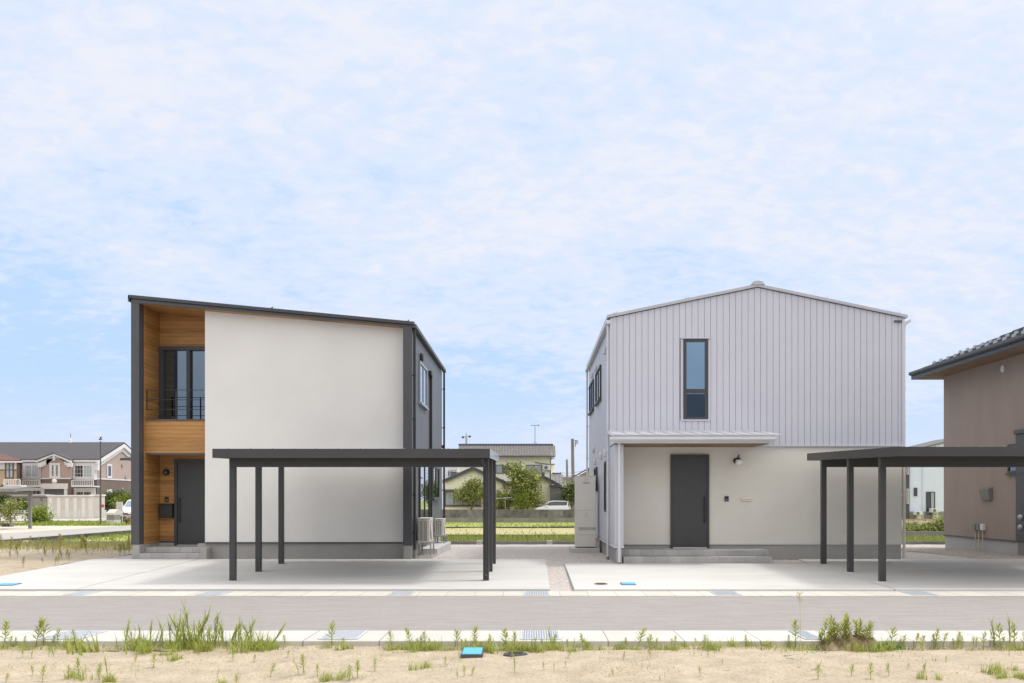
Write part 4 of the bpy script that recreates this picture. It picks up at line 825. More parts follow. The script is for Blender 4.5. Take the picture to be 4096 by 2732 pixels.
t = thing('tiled_house', 'dark tiled eave of a house mostly hidden by the charcoal frame house', 'house', (-33,80,0)); d = 80
MB().box(ax(530,d),-26,d,d+3,-.1,az(1841,d)).build('wall', M['yellow_wall'], t); b = MB(); X0 = ax(494,d); b.add([(X0,d-.7,az(1834,d)),(-25,d-.7,az(1834,d)),(-27,d+3,az(1795,d)),(X0+1.4,d+3,az(1806,d)),(X0,d-.7,az(1843,d)),(-25,d-.7,az(1843,d)),(X0,d+7,az(1838,d)),(-25,d+7,az(1838,d))],[(0,1,2,3),(4,5,1,0),(0,3,6),(2,7,6,3)]); b.build('roof', M['tile_dark'], t)

# sheds, fence, carports, lamp and small things on the left
def shed(label, x0, x1, y0, y1, d, dep, m, rm, panels):
    t = thing('storage_shed', label, 'shed', (ax((x0+x1)/2,d), d, 0)); X0, X1, Z1 = ax(x0,d), ax(x1,d), az(y0,d)
    MB().box(X0,X1,d,d+dep,0,Z1-.1).build('wall', m, t); MB().box(X0-.08,X1+.08,d-.12,d+dep+.05,Z1-.1,Z1).build('roof', rm, t)
    for k in range(panels):
        a = X0+.02+(X1-X0)*k/panels; c = X0+(X1-X0)*(k+1)/panels-.25; MB().box(a+.1,c,d-.03,d-.001,.08,Z1-.2).build('door', M['heater'], t)
    return t
shed('long beige steel shed with five panels behind the white fence', 190, 354, 1980, 2076, 73.5, .75, M['shed'], M['trim_white'], 5)
shed('taller cream shed with a roller shutter behind the long beige one', 366, 408, 1978, 2072, 76.5, .5, M['shed'], M['cream'], 1)
tag(MB().box(ax(106,78),ax(190,78),78,78.15,0,az(1992,78)).build('grey_screen', M['shed_grey']), 'low grey panel screen left of the long beige shed', 'screen')
t = thing('mesh_fence', 'white wire mesh fence with posts in front of the sheds', 'fence', (ax(240,63),63,0)); d = 63
b = MB(); X0, X1, Z0, Z1 = ax(-80,d), ax(424,d), az(2083,d), az(2042,d)
x = X0
while x < X1: b.box(x-.009,x+.009,d-.009,d+.009,Z0,Z1); x += .10
for k in range(6): zz = Z0+(Z1-Z0)*k/5; b.box(X0,X1,d-.022,d-.010,zz-.011,zz+.011)
b.build('wire_mesh', M['trim_white'], t)
for xx in (-10,100,208,316,423): X = ax(xx,d); MB().box(X-.035,X+.035,d-.06,d+.02,0,Z1+.03).build('post', M['trim_white'], t)
MB().box(X0,X1,d-.08,d+.08,-.3,Z0-.02).build('footing', M['old_concrete'], t)
def far_carport(label, x1, ytop, ybot, px, d, base, f=2.4, k=.3):
    t = thing('carport', label, 'carport', (ax(px,d), d, 0)); X1 = ax(x1,d); zt2, zb2 = az(ytop,d), az(ybot,d)
    MB().prism_x([(d-f,zt2-.08),(d-f*.6,zt2+.0),(d+k,zt2-.02),(d+k,zb2+.08),(d-f*.6,zb2+.03),(d-f,zb2)], X1-5.2, X1).build('roof', M['shed_grey'], t); MB().box(X1-5.2,X1-.4,d-.05,d+.07,zb2-.14,zb2-.0).build('beam', M['shed_grey'], t)
    w_ = .07; X = ax(px,d); MB().box(X-w_,X+w_,d-.06,d+.06,0,zb2-.12).build('post', M['shed_grey'], t)
far_carport('grey single-post carport cut off by the left edge', 163, 1950, 1968, 120.5, 48.0, 0)
far_carport('small dark carport roof behind the grey one', 212, 1977, 1986, 166, 74.5, 0, .8, .25)
t = thing('lamp_post', 'tall thin dark lamp post at the corner of the mesh fence', 'lamp post', (ax(402,53.5),53.5,0)); d = 53.5; X = ax(402,d)
MB().tube([(X,d,-.05),(X,d,2.2),(X,d,az(1765,d))], [.045,.04,.035], 10).build('pole', M['iron'], t); b = MB(); z = az(1757,d); b.box(X-.07,X+.07,d-.07,d+.07,z-.04,z+.03); b.box(X-.02,X+.02,d-.03,d+.03,z+.03,z+.09); b.box(X-.01,X+.07,d-.06,d+.06,z+.09,z+.14); b.build('lamp_head', M['iron'], t)
t = thing('waste_bin_cage', 'grey lidded refuse box beside the lamp post', 'refuse box', (ax(440,55),55,0)); d = 55.0
MB().box(ax(425,d),ax(457,d),d,d+.9,.02,az(2080,d)).build('lower_panel', M['shed'], t); MB().box(ax(425.5,d),ax(456.5,d),d+.01,d+.88,az(2080,d)+.002,az(2060,d)).build('front_panel', M['shed_grey'], t); MB().prism_x([(d-.02,az(2060,d)),(d,az(2052,d)),(d+.5,az(2037,d)),(d+.9,az(2037,d)),(d+.9,az(2060,d))], ax(424,d), ax(457.5,d)).build('lid', M['shed'], t)
t = thing('notice_board', 'white notice board on two legs in front of the parked car', 'notice board', (ax(478,56),56,0)); d = 56.0
MB().box(ax(466,d),ax(489,d),d-.02,d+.03,az(2044,d),az(2007,d)).build('board', M['trim_white'], t); MB().box(ax(468,d),ax(487,d),d-.026,d-.0205,az(2042,d),az(2009,d)).build('notice_sheet', M['shed'], t)
for xx, y1 in ((467,2094),(488,2083)): MB().tube([(ax(xx,d),d+.05,-.02),(ax(xx,d),d+.05,az(2010,d))], .03, 8).build('leg', M['white_metal'], t)
tag(MB().tube([(ax(410,74),74,az(2030,74)),(ax(410,74),74,az(2018,74))], .12, 12).build('red_drum', M['red']), 'small red drum against the cream shed behind the lamp post', 'drum')

# cars
def car(name, label, loc, length, h, wdt, ang, profile, m):
    t = thing(name, label, 'car', loc, None); X, Y, Z = loc
    # profile: side outline points (x along length, z) of body and glasshouse
    body, cabin = profile
    def place(b):
        ca, sa = math.cos(ang), math.sin(ang); b.v = [(X+p[0]*ca-p[1]*sa, Y+p[0]*sa+p[1]*ca, Z+p[2]) for p in b.v]; return b
    def loft(outline, tops, w0, taper, zlo, zhi):
        b = MB(); rings = []; n = len(outline)
        for (yy, k) in ((-w0/2,0),(w0/2,1)):
            for (x, z) in outline:
                f = (z-zlo)/(zhi-zlo); b.v.append((x, yy*(1-taper*max(0,f)), z))
        b.f = [tuple(range(n-1,-1,-1)), tuple(range(n,2*n))] + [(i,(i+1)%n,n+(i+1)%n,n+i) for i in range(n)]
        return b
    place(loft(body, None, wdt, .06, .2, 1.0)).build('body', m, t, bevel=.03)
    place(loft(cabin, None, wdt-.12, .16, .85, h)).build('roof', m, t, bevel=.04)
    def inset(o, k, kz): cx = sum(p[0] for p in o)/len(o); cz = sum(p[1] for p in o)/len(o); return [(cx+(x-cx)*k, cz+(z-cz)*kz) for x, z in o]
    lo_ = min(z for x,z in cabin); hi_ = max(z for x,z in cabin); xm = (cabin[0][0]+cabin[-1][0])/2-.1
    side = [(x,z) for x,z in inset(cabin,.90,.72)]
    place(loft(side, None, wdt-.085, .17, .85, h)).build('side_glass', M['glass_dark'], t)
    fr = [(cabin[1][0]*1.0, cabin[1][1]), (cabin[0][0], cabin[0][1])]
    (xa,za2),(xb,zb2) = cabin[0], cabin[1]; b = MB(); wv = wdt*.40
    dx, dz = xb-xa, zb2-za2; nxv = Vector((-dz,0,dx)).normalized()*.03
    if nxv.x < 0: pass
    b.add([(xa+dx*.1+nxv.x,-wv,za2+dz*.1+nxv.z),(xa+dx*.1+nxv.x,wv,za2+dz*.1+nxv.z),(xa+dx*.88+nxv.x,wv*.9,za2+dz*.88+nxv.z),(xa+dx*.88+nxv.x,-wv*.9,za2+dz*.88+nxv.z)],[(0,1,2,3)]); place(b).build('windscreen', M['glass_light'], t)
    x0_ = min(x for x,z in body); x1_ = max(x for x,z in body)
    for xw_ in (x0_+length*.19, x1_-length*.19):
        for yw in (-wdt/2+.1, wdt/2-.1):
            s_ = 1 if yw > 0 else -1
            ty = place(MB().tube([(xw_,yw-.1*s_,.29),(xw_,yw+.115*s_,.29)], .29, 18)).build('wheel', M['tyre'], t); place(MB().tube([(xw_,yw+.116*s_,.29),(xw_,yw+.125*s_,.29)], .19, 14)).build('rim', M['steel'], ty)
    for yw in (-wdt*.36, wdt*.36):
        place(MB().box(x0_-.015,x0_+.10,yw-.16,yw+.16,.60,.74)).build('headlight', M['lamp_glass'], t, bevel=.02); place(MB().box(x1_-.05,x1_+.015,yw-.1,yw+.1,.75,1.0)).build('tail_light', M['red'], t)
    for yw in (-wdt/2-.1, wdt/2+.1): place(MB().box(cabin[0][0]+.35,cabin[0][0]+.55,yw-.09,yw+.09,.92,1.08)).build('mirror', m, t, bevel=.03)
    b = place(MB().box(x0_-.014,x0_-.001,-wdt*.36,wdt*.36,.36,.50)).build('grille', M['iron'], t); place(MB().box(x0_-.022,x0_-.015,-.17,.17,.42,.56)).build('number_plate', M['trim_white'], t)
    return t
kei = ([(-1.7,.25),(-1.72,.55),(-1.6,.80),(-.95,.93),(1.62,.98),(1.7,.6),(1.68,.25)], [(-1.0,.92),(-.35,1.44),(.1,1.52),(1.2,1.50),(1.62,1.42),(1.55,.97)])
car('parked_car', 'white hatchback parked behind the weathered block wall', (ax(2209,94.6),94.6,-.12), 3.35, 1.52, 1.48, 0, kei, M['car_white'])
sed = ([(-2.1,.25),(-2.14,.55),(-2.0,.78),(-1.1,.92),(2.0,.95),(2.1,.6),(2.1,.25)], [(-1.2,.91),(-.4,1.46),(.2,1.52),(1.5,1.48),(2.0,.95)])
car('parked_car', 'white car seen from the front, half hidden by the charcoal frame', (ax(503,70),72.2,0), 4.2, 1.52, 1.7, R(98), sed, M['car_white'])

# ------------------------------------------------------------------ yellow house and its yard in the middle
Y = thing('yellow_house', 'pale yellow two-storey house with grey tiled roof behind the block wall', 'house', (ax(2020,100),100,-.2)); d = 100.0
x0, x1 = ax(1836,d), ax(2205,d)
MB().box(x0,x1,d,d+6,-.8,az(1824,d)).build('main_wall', M['yellow_wall'], Y)
def tiled(name, x0, x1, y0, z0, y1, z1, parent, pitch=.30, course=.28, m=None, th=.1):
    b = MB(); nx = int((x1-x0)/pitch)*4; L_ = math.hypot(y1-y0, z1-z0); nc = max(2,int(L_/course)); xs = [x0+(x1-x0)*i/nx for i in range(nx+1)]
    for c_ in range(nc):
        ta, tb = c_/nc, (c_+1)/nc
        o = len(b.v)
        for t_, lift in ((ta,.05),(tb,.0)):
            for i, x in enumerate(xs): b.v.append((x, y0+(y1-y0)*t_, z0+(z1-z0)*t_+lift+.045*math.sin(i*math.pi/2+.4)))
        n = nx+1; b.f += [(o+i,o+i+1,o+n+i+1,o+n+i) for i in range(nx)]
        for i, x in enumerate(xs): b.v.append((x, y0+(y1-y0)*ta, z0+(z1-z0)*ta-.02))
        b.f += [(o+2*n+i,o+2*n+i+1,o+i+1,o+i) for i in range(nx)]
    return b.build(name, m or M['tile'], parent)
zr = az(1782, 103)
rfy = tiled('roof', ax(1826,d-.8), ax(2223,d-.8), d-.8, az(1822,d-.8), 103, zr, Y); b = MB(); b.prism_x([(103,zr),(106.8,az(1822,d)),(106.8,az(1822,d)-.1),(103,zr-.15)], ax(1826,d), ax(2223,d)); b.build('back_roof', M['tile'], Y)
MB().box(ax(1834,103),ax(2213,103),102.8,103.2,zr-.05,az(1775,103)).build('ridge', M['ridge'], Y, bevel=.05)
MB().box(ax(1828,d-.8),ax(2221,d-.8),d-.86,d-.7,az(1828,d-.8),az(1822.5,d-.8)-.03).build('gutter', M['ridge'], Y); MB().prism_x([(d-.7,az(1824,d)-.05),(d-.7,az(1824,d)+.03),(103,zr-.05),(103,zr-.3),(d,az(1824,d)-.2)], x1, x1+.35).build('verge', M['yellow_wall'], Y)
for (a,c) in ((1983,2037),(2103,2168)): far_window(Y, a, c, 1859, 1894, d, 2, M['brown_trim'], [M['curtain'],M['mesh_grey']] if a < 2000 else [M['curtain'],M['curtain']], .07)
MB().tube([(ax(2205,d)+.05,d-.1,az(1826,d)),(ax(2202,d),d-.12,az(1845,d)),(ax(2202,d),d-.12,-.5)], .05, 6).build('downpipe', M['iron'], Y)
MB().tube([(ax(2140,d),d-.06,az(1849,d)),(ax(2165,d),d-.1,az(1854,d)),(ax(2198,d),d-.06,az(1857,d))], .05, 6).build('conduit', M['pole'], Y)
b = MB(); b.box(ax(2206,d),ax(2218,d),d+1.5,d+5,-.8,az(1856,d)); b.build('rear_wall', M['yellow_wall'], Y); MB().box(ax(2205,d),ax(2221,d),d+1.2,d+5,az(1857,d)+.05,az(1853,d)).build('rear_roof', M['tile'], Y)
def gable_wing(xl, xa, xr, ya, yl, yr, wl, wr, d, dep):
    """front-facing gable wing: roof slabs, fascia and wall"""
    Xl, Xa, Xr = ax(xl,d-.4), ax(xa,d-.4), ax(xr,d-.4); Zl, Za, Zr = az(yl,d-.4), az(ya,d-.4), az(yr,d-.4); th = .16
    zat = lambda X: Za+(Zl-Za)*(Xa-X)/(Xa-Xl) if X < Xa else Za+(Zr-Za)*(X-Xa)/(Xr-Xa)
    W0, W1 = ax(wl,d), ax(wr,d)
    MB().prism_y([(W0,-.8),(W1,-.8),(W1,zat(W1)-.3),(Xa,Za-.3),(W0,zat(W0)-.3)], d, d+dep).build('wing_wall', M['yellow_wall'], Y)
    MB().prism_y([(Xl,Zl-.32),(Xa,Za-.32),(Xr,Zr-.32),(Xr,Zr-.06),(Xa,Za-.06),(Xl,Zl-.06)], d-.4, d-.3).build('bargeboard', mat('blue_grey_fascia', (.12,.12,.145), None, 2, .7) if 'blue_grey_fascia' not in bpy.data.materials else bpy.data.materials['blue_grey_fascia'], Y)
    MB().prism_y([(Xl,Zl-.055),(Xa,Za-.055),(Xr,Zr-.055),(Xr,Zr+.06),(Xa,Za+.08),(Xl,Zl+.06)], d-.5, d+dep).build('wing_roof', M['ridge'], Y)
gable_wing(1770, 1892, 2043, 1869, 1922, 1936, 1776, 2010, 96.5, 3.4)
gable_wing(2134, 2172, 2240, 1903, 1921, 1938, 2144, 2208, 97.0, 2.9)
c = at(2172,1900,97); MB().box(c.x-.18,c.x+.18,96.4,97.2,c.z-.05,c.z+.28).build('ridge_ornament', M['ridge'], Y, bevel=.05)
tiled('side_roof', ax(2208,97.4), ax(2253,97.4), 97.4, az(1936,97.4), 99.9, az(1896,99.9), Y); MB().box(ax(2208,100),ax(2245,100),99.8,100.1,az(1897,100),az(1891,100)).build('side_ridge', M['ridge'], Y); MB().box(ax(2210,98),ax(2248,98),98.2,99.8,-.8,az(1936,98)-.05).build('side_wall', M['mesh_grey'], Y)
far_window(Y, 1780, 1923, 1965, 2023, 96.5, 4, M['brown_trim'], M['curtain'], .08); MB().box(ax(1772,96),ax(1926,96),95.8,96.49,az(1963,96),az(1957,96)).build('window_awning', M['mesh_grey'], Y); MB().box(ax(1776,96),ax(1926,96),96.3,96.49,az(2027,96),az(2024,96)).build('window_sill', M['brown_trim'], Y)
MB().prism_y([(ax(2201,96),-.8),(ax(2272,96),-.8),(ax(2272,96),az(1953,96)),(ax(2201,96),az(1942,96))], 95.9, 97).build('lean_to', M['mesh_grey'], Y); b = MB(); b.prism_y([(ax(2197,96),az(1943,96)),(ax(2273,96),az(1954,96)),(ax(2273,96),az(1951.5,96)),(ax(2197,96),az(1939,96))], 95.7, 97); b.build('lean_to_roof', M['iron'], Y)
t = thing('air_conditioner', 'white air conditioner high on the pale yellow house wall', 'air conditioner', (ax(2188,d),d-.3,az(1881,d)))
MB().box(ax(2174,d-.4),ax(2202,d-.4),d-.45,d-.1,az(1880,d-.4),az(1861,d-.4)).build('casing', M['trim_white'], t, bevel=.02); c = at(2184,1870.5,d-.45); MB().tube([(c.x,d-.452,c.z),(c.x,d-.46,c.z)], .20, 16).build('fan_grille', M['mesh_grey'], t); b = MB(); b.box(ax(2175,d),ax(2178,d),d-.45,d-.005,az(1884,d),az(1880.5,d)); b.box(ax(2198,d),ax(2201,d),d-.45,d-.005,az(1884,d),az(1880.5,d)); b.build('bracket', M['steel'], t)
t = thing('tv_antenna', 'thin television antenna on the yellow house roof ridge', 'antenna', (ax(2140,103),103,az(1780,103))); X = ax(2140,103); z0_, z1_ = az(1782,103), az(1704,103)
MB().tube([(X,103,z0_+.1),(X,103,z1_)], .03, 6).build('mast', M['iron'], t); b = MB(); b.tube([(ax(2122,103),103,az(1702,103)),(ax(2155,103),103,az(1701,103))], .025, 5)
for k in range(7): xx = ax(2126+k*4.4,103); b.tube([(xx,102.6,az(1701.5,103)),(xx,103.4,az(1701.5,103))], .016, 4)
b.tube([(ax(2155,103),103,az(1698,103)),(ax(2155,103),103,az(1706,103))], .03, 4); b.build('aerial', M['iron'], t)
b = MB(); b.tube([(X-.22,103,z0_-.1),(X-.2,103,z0_+.25),(X,103,z0_+.4),(X+.2,103,z0_+.25),(X+.22,103,z0_-.1)], .022, 5); b.build('foot', M['iron'], t)
t = thing('camera_mast', 'grey mast with two lamp arms rising behind the yellow house', 'mast', (ax(1865,112),112,0)); d = 112.0; X = ax(1865,d)
MB().tube([(X,d,0),(X,d,az(1744,d))], .11, 8).build('pole', M['steel'], t); b = MB(); b.tube([(X,d,az(1744,d)),(X,d,az(1729,d))], [.1,.02], 6); b.tube([(ax(1853,d),d,az(1748,d)),(ax(1878,d),d,az(1746,d))], .045, 6); b.tube([(X,d,az(1760,d)),(ax(1872,d),d,az(1759,d))], .035, 5); b.build('cross_arm', M['steel'], t)
for xx, yy in ((1852,1749),(1879,1746)): c = at(xx,yy,d); MB().ball((c.x,c.y,c.z), .15, 10, 6, (1.2,1,.9)).build('lamp_head', M['iron'], t)
def pole(label, x, y0, y1, d, r, top):
    t = thing('utility_pole', label, 'utility pole', (ax(x,d),d,-.3)); X = ax(x,d); MB().tube([(X+.15,d,-.4),(X+.03,d,az((y0+y1)/2,d)),(X,d,az(y0,d))], [r*1.25,r*1.1,r], 10).build('shaft', M['pole'], t)
    if top: b = MB(); b.tube([(X+.45,d,az(y0+20,d)),(X+.45,d,az(y0+7,d))], .17, 10); b.tube([(X+.30,d,az(y0+32,d)),(X+.34,d,az(y0+20,d))], .07, 6); b.box(X,X+.6,d-.04,d+.04,az(y0+8,d),az(y0+5,d)); b.build('transformer', M['steel'], t)
    else: MB().box(X-.12,X+.2,d-.05,d+.05,az(y0+28,d),az(y0+26,d)).build('cross_arm', M['steel'], t)
pole('thick brown utility pole with a small transformer at its top', 2290, 1755, 1940, 105, .17, True)
pole('thin grey utility pole between the brown pole and the tiled side roof', 2267.5, 1838, 1945, 118, .13, False)
b = MB()
for k, (ya, yb) in enumerate(((1890,1880),(1900,1893),(1908,1905),(1915,1912))):
    b.tube([(ax(2240+k*5,120),120,az(ya,120)),(ax(2270,120),120,az(ya+4,120)),(ax(2360,120),120,az(yb,120))], .022, 4)
tag(b.build('overhead_wire', M['iron']), 'thin overhead wires strung between the two utility poles', 'wires')
t = thing('far_house', 'small grey-roofed house far off beside the thin utility pole', 'house', (ax(2262,125),125,0)); d = 125; MB().box(ax(2250,d),ax(2300,d),d,d+6,-.5,az(1915,d)).build('wall', M['shed'], t); MB().prism_x([(d-.6,az(1917,d)),(d-.6,az(1914,d)),(d+3,az(1904,d)),(d+6,az(1914,d)),(d+6,az(1917,d))], ax(2246,d), ax(2304,d)).build('roof', M['mesh_grey'], t)
t = thing('orange_house', 'orange-walled house with a blue roof edge behind the water heater', 'house', (ax(2330,75),75,0)); d = 75.0
MB().prism_y([(ax(2318,d),-.6),(ax(2420,d),-.6),(ax(2420,d),az(1870,d)),(ax(2357,d),az(1880,d)),(ax(2318,d),az(1902,d))], d, d+5).build('wall', mat('orange_siding', (.52,.33,.225), None, 1, .8), t); b = MB(); b.prism_y([(ax(2293,d),az(1909,d)),(ax(2360,d),az(1874,d)),(ax(2420,d),az(1874,d)),(ax(2420,d),az(1868,d)),(ax(2359,d),az(1868,d)),(ax(2293,d),az(1905,d))], d-.5, d+5.4); b.build('roof', M['ridge'], t)
bw = thing('block_wall', 'weathered grey concrete block wall in front of the yellow house yard', 'wall', (0,92.5,-.8))
MB().box(-14.5,8.5,92.4,92.55,az(2071,92.4),az(2038,92.4)).build('upper_course', M['block'], bw); MB().box(-14.5,8.5,92.34,92.62,-1.0,az(2071,92.4)-.002).build('lower_course', M['old_concrete'], bw)
struct(MB().box(-18,9,92.63,130,-1.2,-.14).build('yard_ground', M['pavement']))
t = thing('laundry_pole', 'white laundry pole on a thin post among the shrubs', 'laundry pole', (ax(2021,94),94,-.14)); MB().tube([(ax(1980,94),94,az(1994,94)),(ax(2045,94),94,az(1990.5,94))], .03, 6).build('rail', M['trim_white'], t); MB().tube([(ax(2021,94),94,-.14),(ax(2021,94),94,az(1992,94))], .025, 6).build('post', M['white_metal'], t)
t = thing('neighbour_house', 'grey and white house peeping out above the left gable of the yellow house', 'house', (ax(1790,115),115,0)); d = 115; MB().box(ax(1740,d),ax(1806,d),d,d+6,-.5,az(1840,d)).build('wall', M['white_wall'], t); far_window(t, 1793, 1797, 1884, 1905, d, 1, M['iron'], M['glass_dark'], .03); b = MB(); b.prism_x([(d-2,az(1886,d)),(d-2,az(1882,d)),(d-.01,az(1868,d)),(d-.01,az(1872,d))], ax(1806,d), ax(1832,d)); b.build('roof', M['tile'], t); MB().box(ax(1806,d),ax(1830,d),d-1.6,d+2,-.5,az(1887,d)).build('annex_wall', M['mesh_grey'], t)
# white house on the right
Wh = thing('white_house', 'plain white modern house far behind, between grey and brown houses', 'house', (ax(3705,72),72,0)); d = 72.0
MB().prism_y([(ax(3635,d),-.6),(ax(3900,d),-.6),(ax(3900,d),az(1740,d)),(ax(3635,d),az(1805,d))], d, d+7).build('wall', M['white_wall'], Wh); MB().prism_y([(ax(3632,d),az(1806,d)),(ax(3900,d),az(1741,d)),(ax(3900,d),az(1737,d)),(ax(3632,d),az(1802,d))], d-.15, d+7.2).build('roof', M['mesh_grey'], Wh)
MB().box(ax(3605,d),ax(3634,d),d-.2,d+7,-.6,az(1830,d)).build('dark_wing', M['charcoal'], Wh)
MB().box(ax(3634.5,d),ax(3900,d),d-.05,d-.002,-.6,az(2046,d)).build('foundation', M['shed_grey'], Wh)
far_window(Wh, 3655, 3668, 1951, 1984, d, 1, M['frame'], M['glass_dark'], .03); far_window(Wh, 3704, 3739, 1967, 2057, d, 2, M['frame'], [M['glass_dark'],M['curtain']], .05); far_window(Wh, 3626, 3634, 1860, 1898, d-.2, 1, M['trim_white'], M['glass_dark'], .04); far_window(Wh, 3626, 3634, 1955, 2015, d-.2, 1, M['trim_white'], M['glass_dark'], .04)
MB().tube([(ax(3690,d),d-.06,-.2),(ax(3690,d),d-.06,az(1810,d))], .035, 6).build('downpipe', M['white_wall'], Wh)
for k, (a, c, yt, yb) in enumerate(((3662,3690,2046,2060),(3727,3757,2034,2050))):
    t = thing('air_conditioner', ['white air conditioner by the downpipe of the far white house','white air conditioner right of the tall dark window, far white house'][k], 'air conditioner', (ax((a+c)/2,71),71,0)); MB().box(ax(a,71.2),ax(c,71.2),71.2,71.7,az(yb,71.2),az(yt,71.2)).build('casing', M['trim_white'], t, bevel=.02); MB().tube([(ax((a+c)/2-4,71.2),71.19,az((yt+yb)/2,71.2)),(ax((a+c)/2-4,71.2),71.17,az((yt+yb)/2,71.2))], .12, 12).build('fan_grille', M['mesh_grey'], t); MB().box(ax(a+6,71.4),ax(c-6,71.4),71.3,71.6,-.3,az(yb,71.2)-.002).build('plinth', M['shed'], t)
tag(MB().box(ax(3600,68),ax(3800,68),68,68.15,az(2090,68),az(2076,68)).build('terracotta_edging', M['orange']), 'low terracotta edging in front of the far white house', 'edging')
tag(MB().box(ax(3560,64),ax(3800,64),64,64.2,-.7,az(2083,64)).build('white_retaining_wall', M['gutter_near']), 'pale concrete retaining wall below the terracotta edging', 'retaining wall')
tag(MB().box(ax(3560,55),ax(3900,55),55,55.25,-.9,az(2126,55)).build('paddy_kerb', M['old_concrete']), 'grey kerb at the paddy edge right of the grey house', 'kerb')

# ------------------------------------------------------------------ trees and shrubs
def tree(name, label, cat, base, blobs, n, leaf, m, trunk=None, seed=1, group=None, bark='bark'):
    """blobs: (centre xyz, radii xyz); leaf-sized faces scattered in clumps through each blob, trunk: list of (points, radii)"""
    rnd = random.Random(seed); t = thing(name, label, cat, base, group); b = MB(); vol = [r[0]*r[1]*r[2] for c, r in blobs]; tot = sum(v**.75 for v in vol)
    for (c, r), v in zip(blobs, vol):
        nl = int(n*v**.75/tot); ncl = max(5, nl//22)
        for _ in range(ncl):
            while True:
                p = Vector((rnd.uniform(-1,1),rnd.uniform(-1,1),rnd.uniform(-1,1)))
                if p.length < 1 and (p.length > .45 or rnd.random() < .3): break
            q = Vector((c[0]+p.x*r[0], c[1]+p.y*r[1], c[2]+p.z*r[2]))
            for _ in range(nl//ncl):
                o = q + Vector((rnd.gauss(0,1),rnd.gauss(0,1),rnd.gauss(0,.8)))*leaf*1.5
                a = Vector((rnd.gauss(0,1),rnd.gauss(0,1),rnd.gauss(0,.7))).normalized(); e = a.cross(Vector((rnd.gauss(0,1),rnd.gauss(0,1),rnd.gauss(0,1)))).normalized(); s_ = leaf*rnd.uniform(.5,1.1)
                b.add([o-a*s_*.6, o+e*s_*.32, o+a*s_*.6, o-e*s_*.32], [(0,1,2,3)])
    if not trunk:
        bpy.data.objects.remove(t); return tag(b.build(name, m), label, cat, group)
    b.build('crown', m, t)
    if trunk:
        tb = MB()
        for pts, rr in trunk: tb.tube(pts, rr, 7)
        tb.build('trunk', M[bark], t)
    return t
d = 95.0
def B(x, y, rx, ry, dd=d, ryd=None): c = at(x,y,dd); s_ = dd/F; return ((c.x,c.y,c.z),(rx*s_, (ryd or rx)*s_, ry*s_))
def P(x, y, dd=d): c = at(x,y,dd); return (c.x,c.y,c.z)
tree('broadleaf_tree', 'tall shaggy yellow-green tree in front of the yellow house', 'tree', P(2085,2036), [B(2070,1905,28,32),B(2058,1872,20,14),B(2085,1935,40,34),B(2110,1950,42,42),B(2128,1905,26,22),B(2075,1985,30,30),B(2130,1990,28,34),B(2045,1885,16,10),B(2150,2010,14,26)], 7500, .26, M['tree'], [([P(2088,2040),P(2086,1980),P(2078,1910)],[.2,.15,.05]),([P(2086,1985),P(2110,1940),P(2122,1905)],[.1,.07,.03]),([P(2086,1960),P(2060,1920),P(2050,1885)],[.08,.05,.02])], 2)
tree('small_tree', 'small spreading tree with a leaning trunk before the wide window', 'tree', P(1885,2036), [B(1892,1955,26,18),B(1860,1975,34,16),B(1905,1975,30,18),B(1845,1985,20,10),B(1900,1935,22,12),B(1925,1965,14,16),B(1880,1993,26,10)], 5200, .22, M['tree'], [([P(1884,2040),P(1890,2018),P(1902,2002),P(1908,1985)],[.13,.1,.08,.04]),([P(1892,2014),P(1885,1990),P(1872,1975)],[.07,.05,.03]),([P(1900,2004),P(1915,1995),P(1925,1980)],[.05,.04,.02])], 3)
tree('shrub', 'bushy green shrub behind the laundry pole', 'shrub', P(2005,2036), [B(2000,1995,24,24),B(2015,2010,28,26),B(1990,2020,22,18),B(2030,2000,14,10)], 2800, .22, M['tree'], [([P(2005,2040),P(2005,1995)],[.08,.03])], 4)
tree('cloud_pruned_pine', 'cloud-pruned pine of rounded pads beside the tall tree', 'pine', P(2090,2036,94), [B(2090,1985,22,14,94),B(2098,1975,14,8,94),B(2070,2002,17,9,94),B(2107,2005,14,9,94),B(2088,2016,17,9,94),B(2062,2022,14,9,94),B(2110,2027,14,10,94),B(2086,2033,16,6,94)], 4200, .14, M['yew'], [([P(2090,2040,94),P(2088,2000,94),P(2092,1975,94)],[.12,.09,.04])], 5)
tree('shrub', 'green shrub between the lean-to and the brown utility pole', 'shrub', P(2288,2036), [B(2285,1965,20,24),B(2282,1990,17,26),B(2298,1955,14,14)], 2600, .24, M['tree_dark'], [([P(2287,2040),P(2286,1970)],[.08,.03])], 6)
tree('shrub', 'low ragged green bush on the verge before the far white retaining wall', 'shrub', P(3720,2128,58), [B(3700,2120,36,8,58),B(3755,2114,30,13,58),B(3650,2123,40,5,58),B(3778,2095,14,22,58)], 3000, .18, M['tree'], None, 7)
tree('hedge', 'dark green rounded hedge at the apartment gable end', 'hedge', P(450,2040,88), [B(440,2010,24,34,88),B(470,2000,26,26,88),B(492,2015,22,30,88),B(425,2020,14,30,88)], 5200, .22, M['conifer'], None, 8)
tree('hedge', 'bright yellow-green rounded bush above the parked white car', 'hedge', P(508,2030,84), [B(508,2005,26,16,84),B(490,2010,16,12,84)], 2200, .2, M['yew'], None, 9)
tree('small_tree', 'dark leafy tree cut off by the left edge', 'tree', P(0,2090,56), [B(0,1995,26,26,56),B(-18,2015,32,34,56),B(12,1978,14,12,56),B(4,2025,20,16,56)], 2600, .17, M['tree_dark'], [([P(-2,2100,56),P(-4,2000,56)],[.07,.03])], 10)
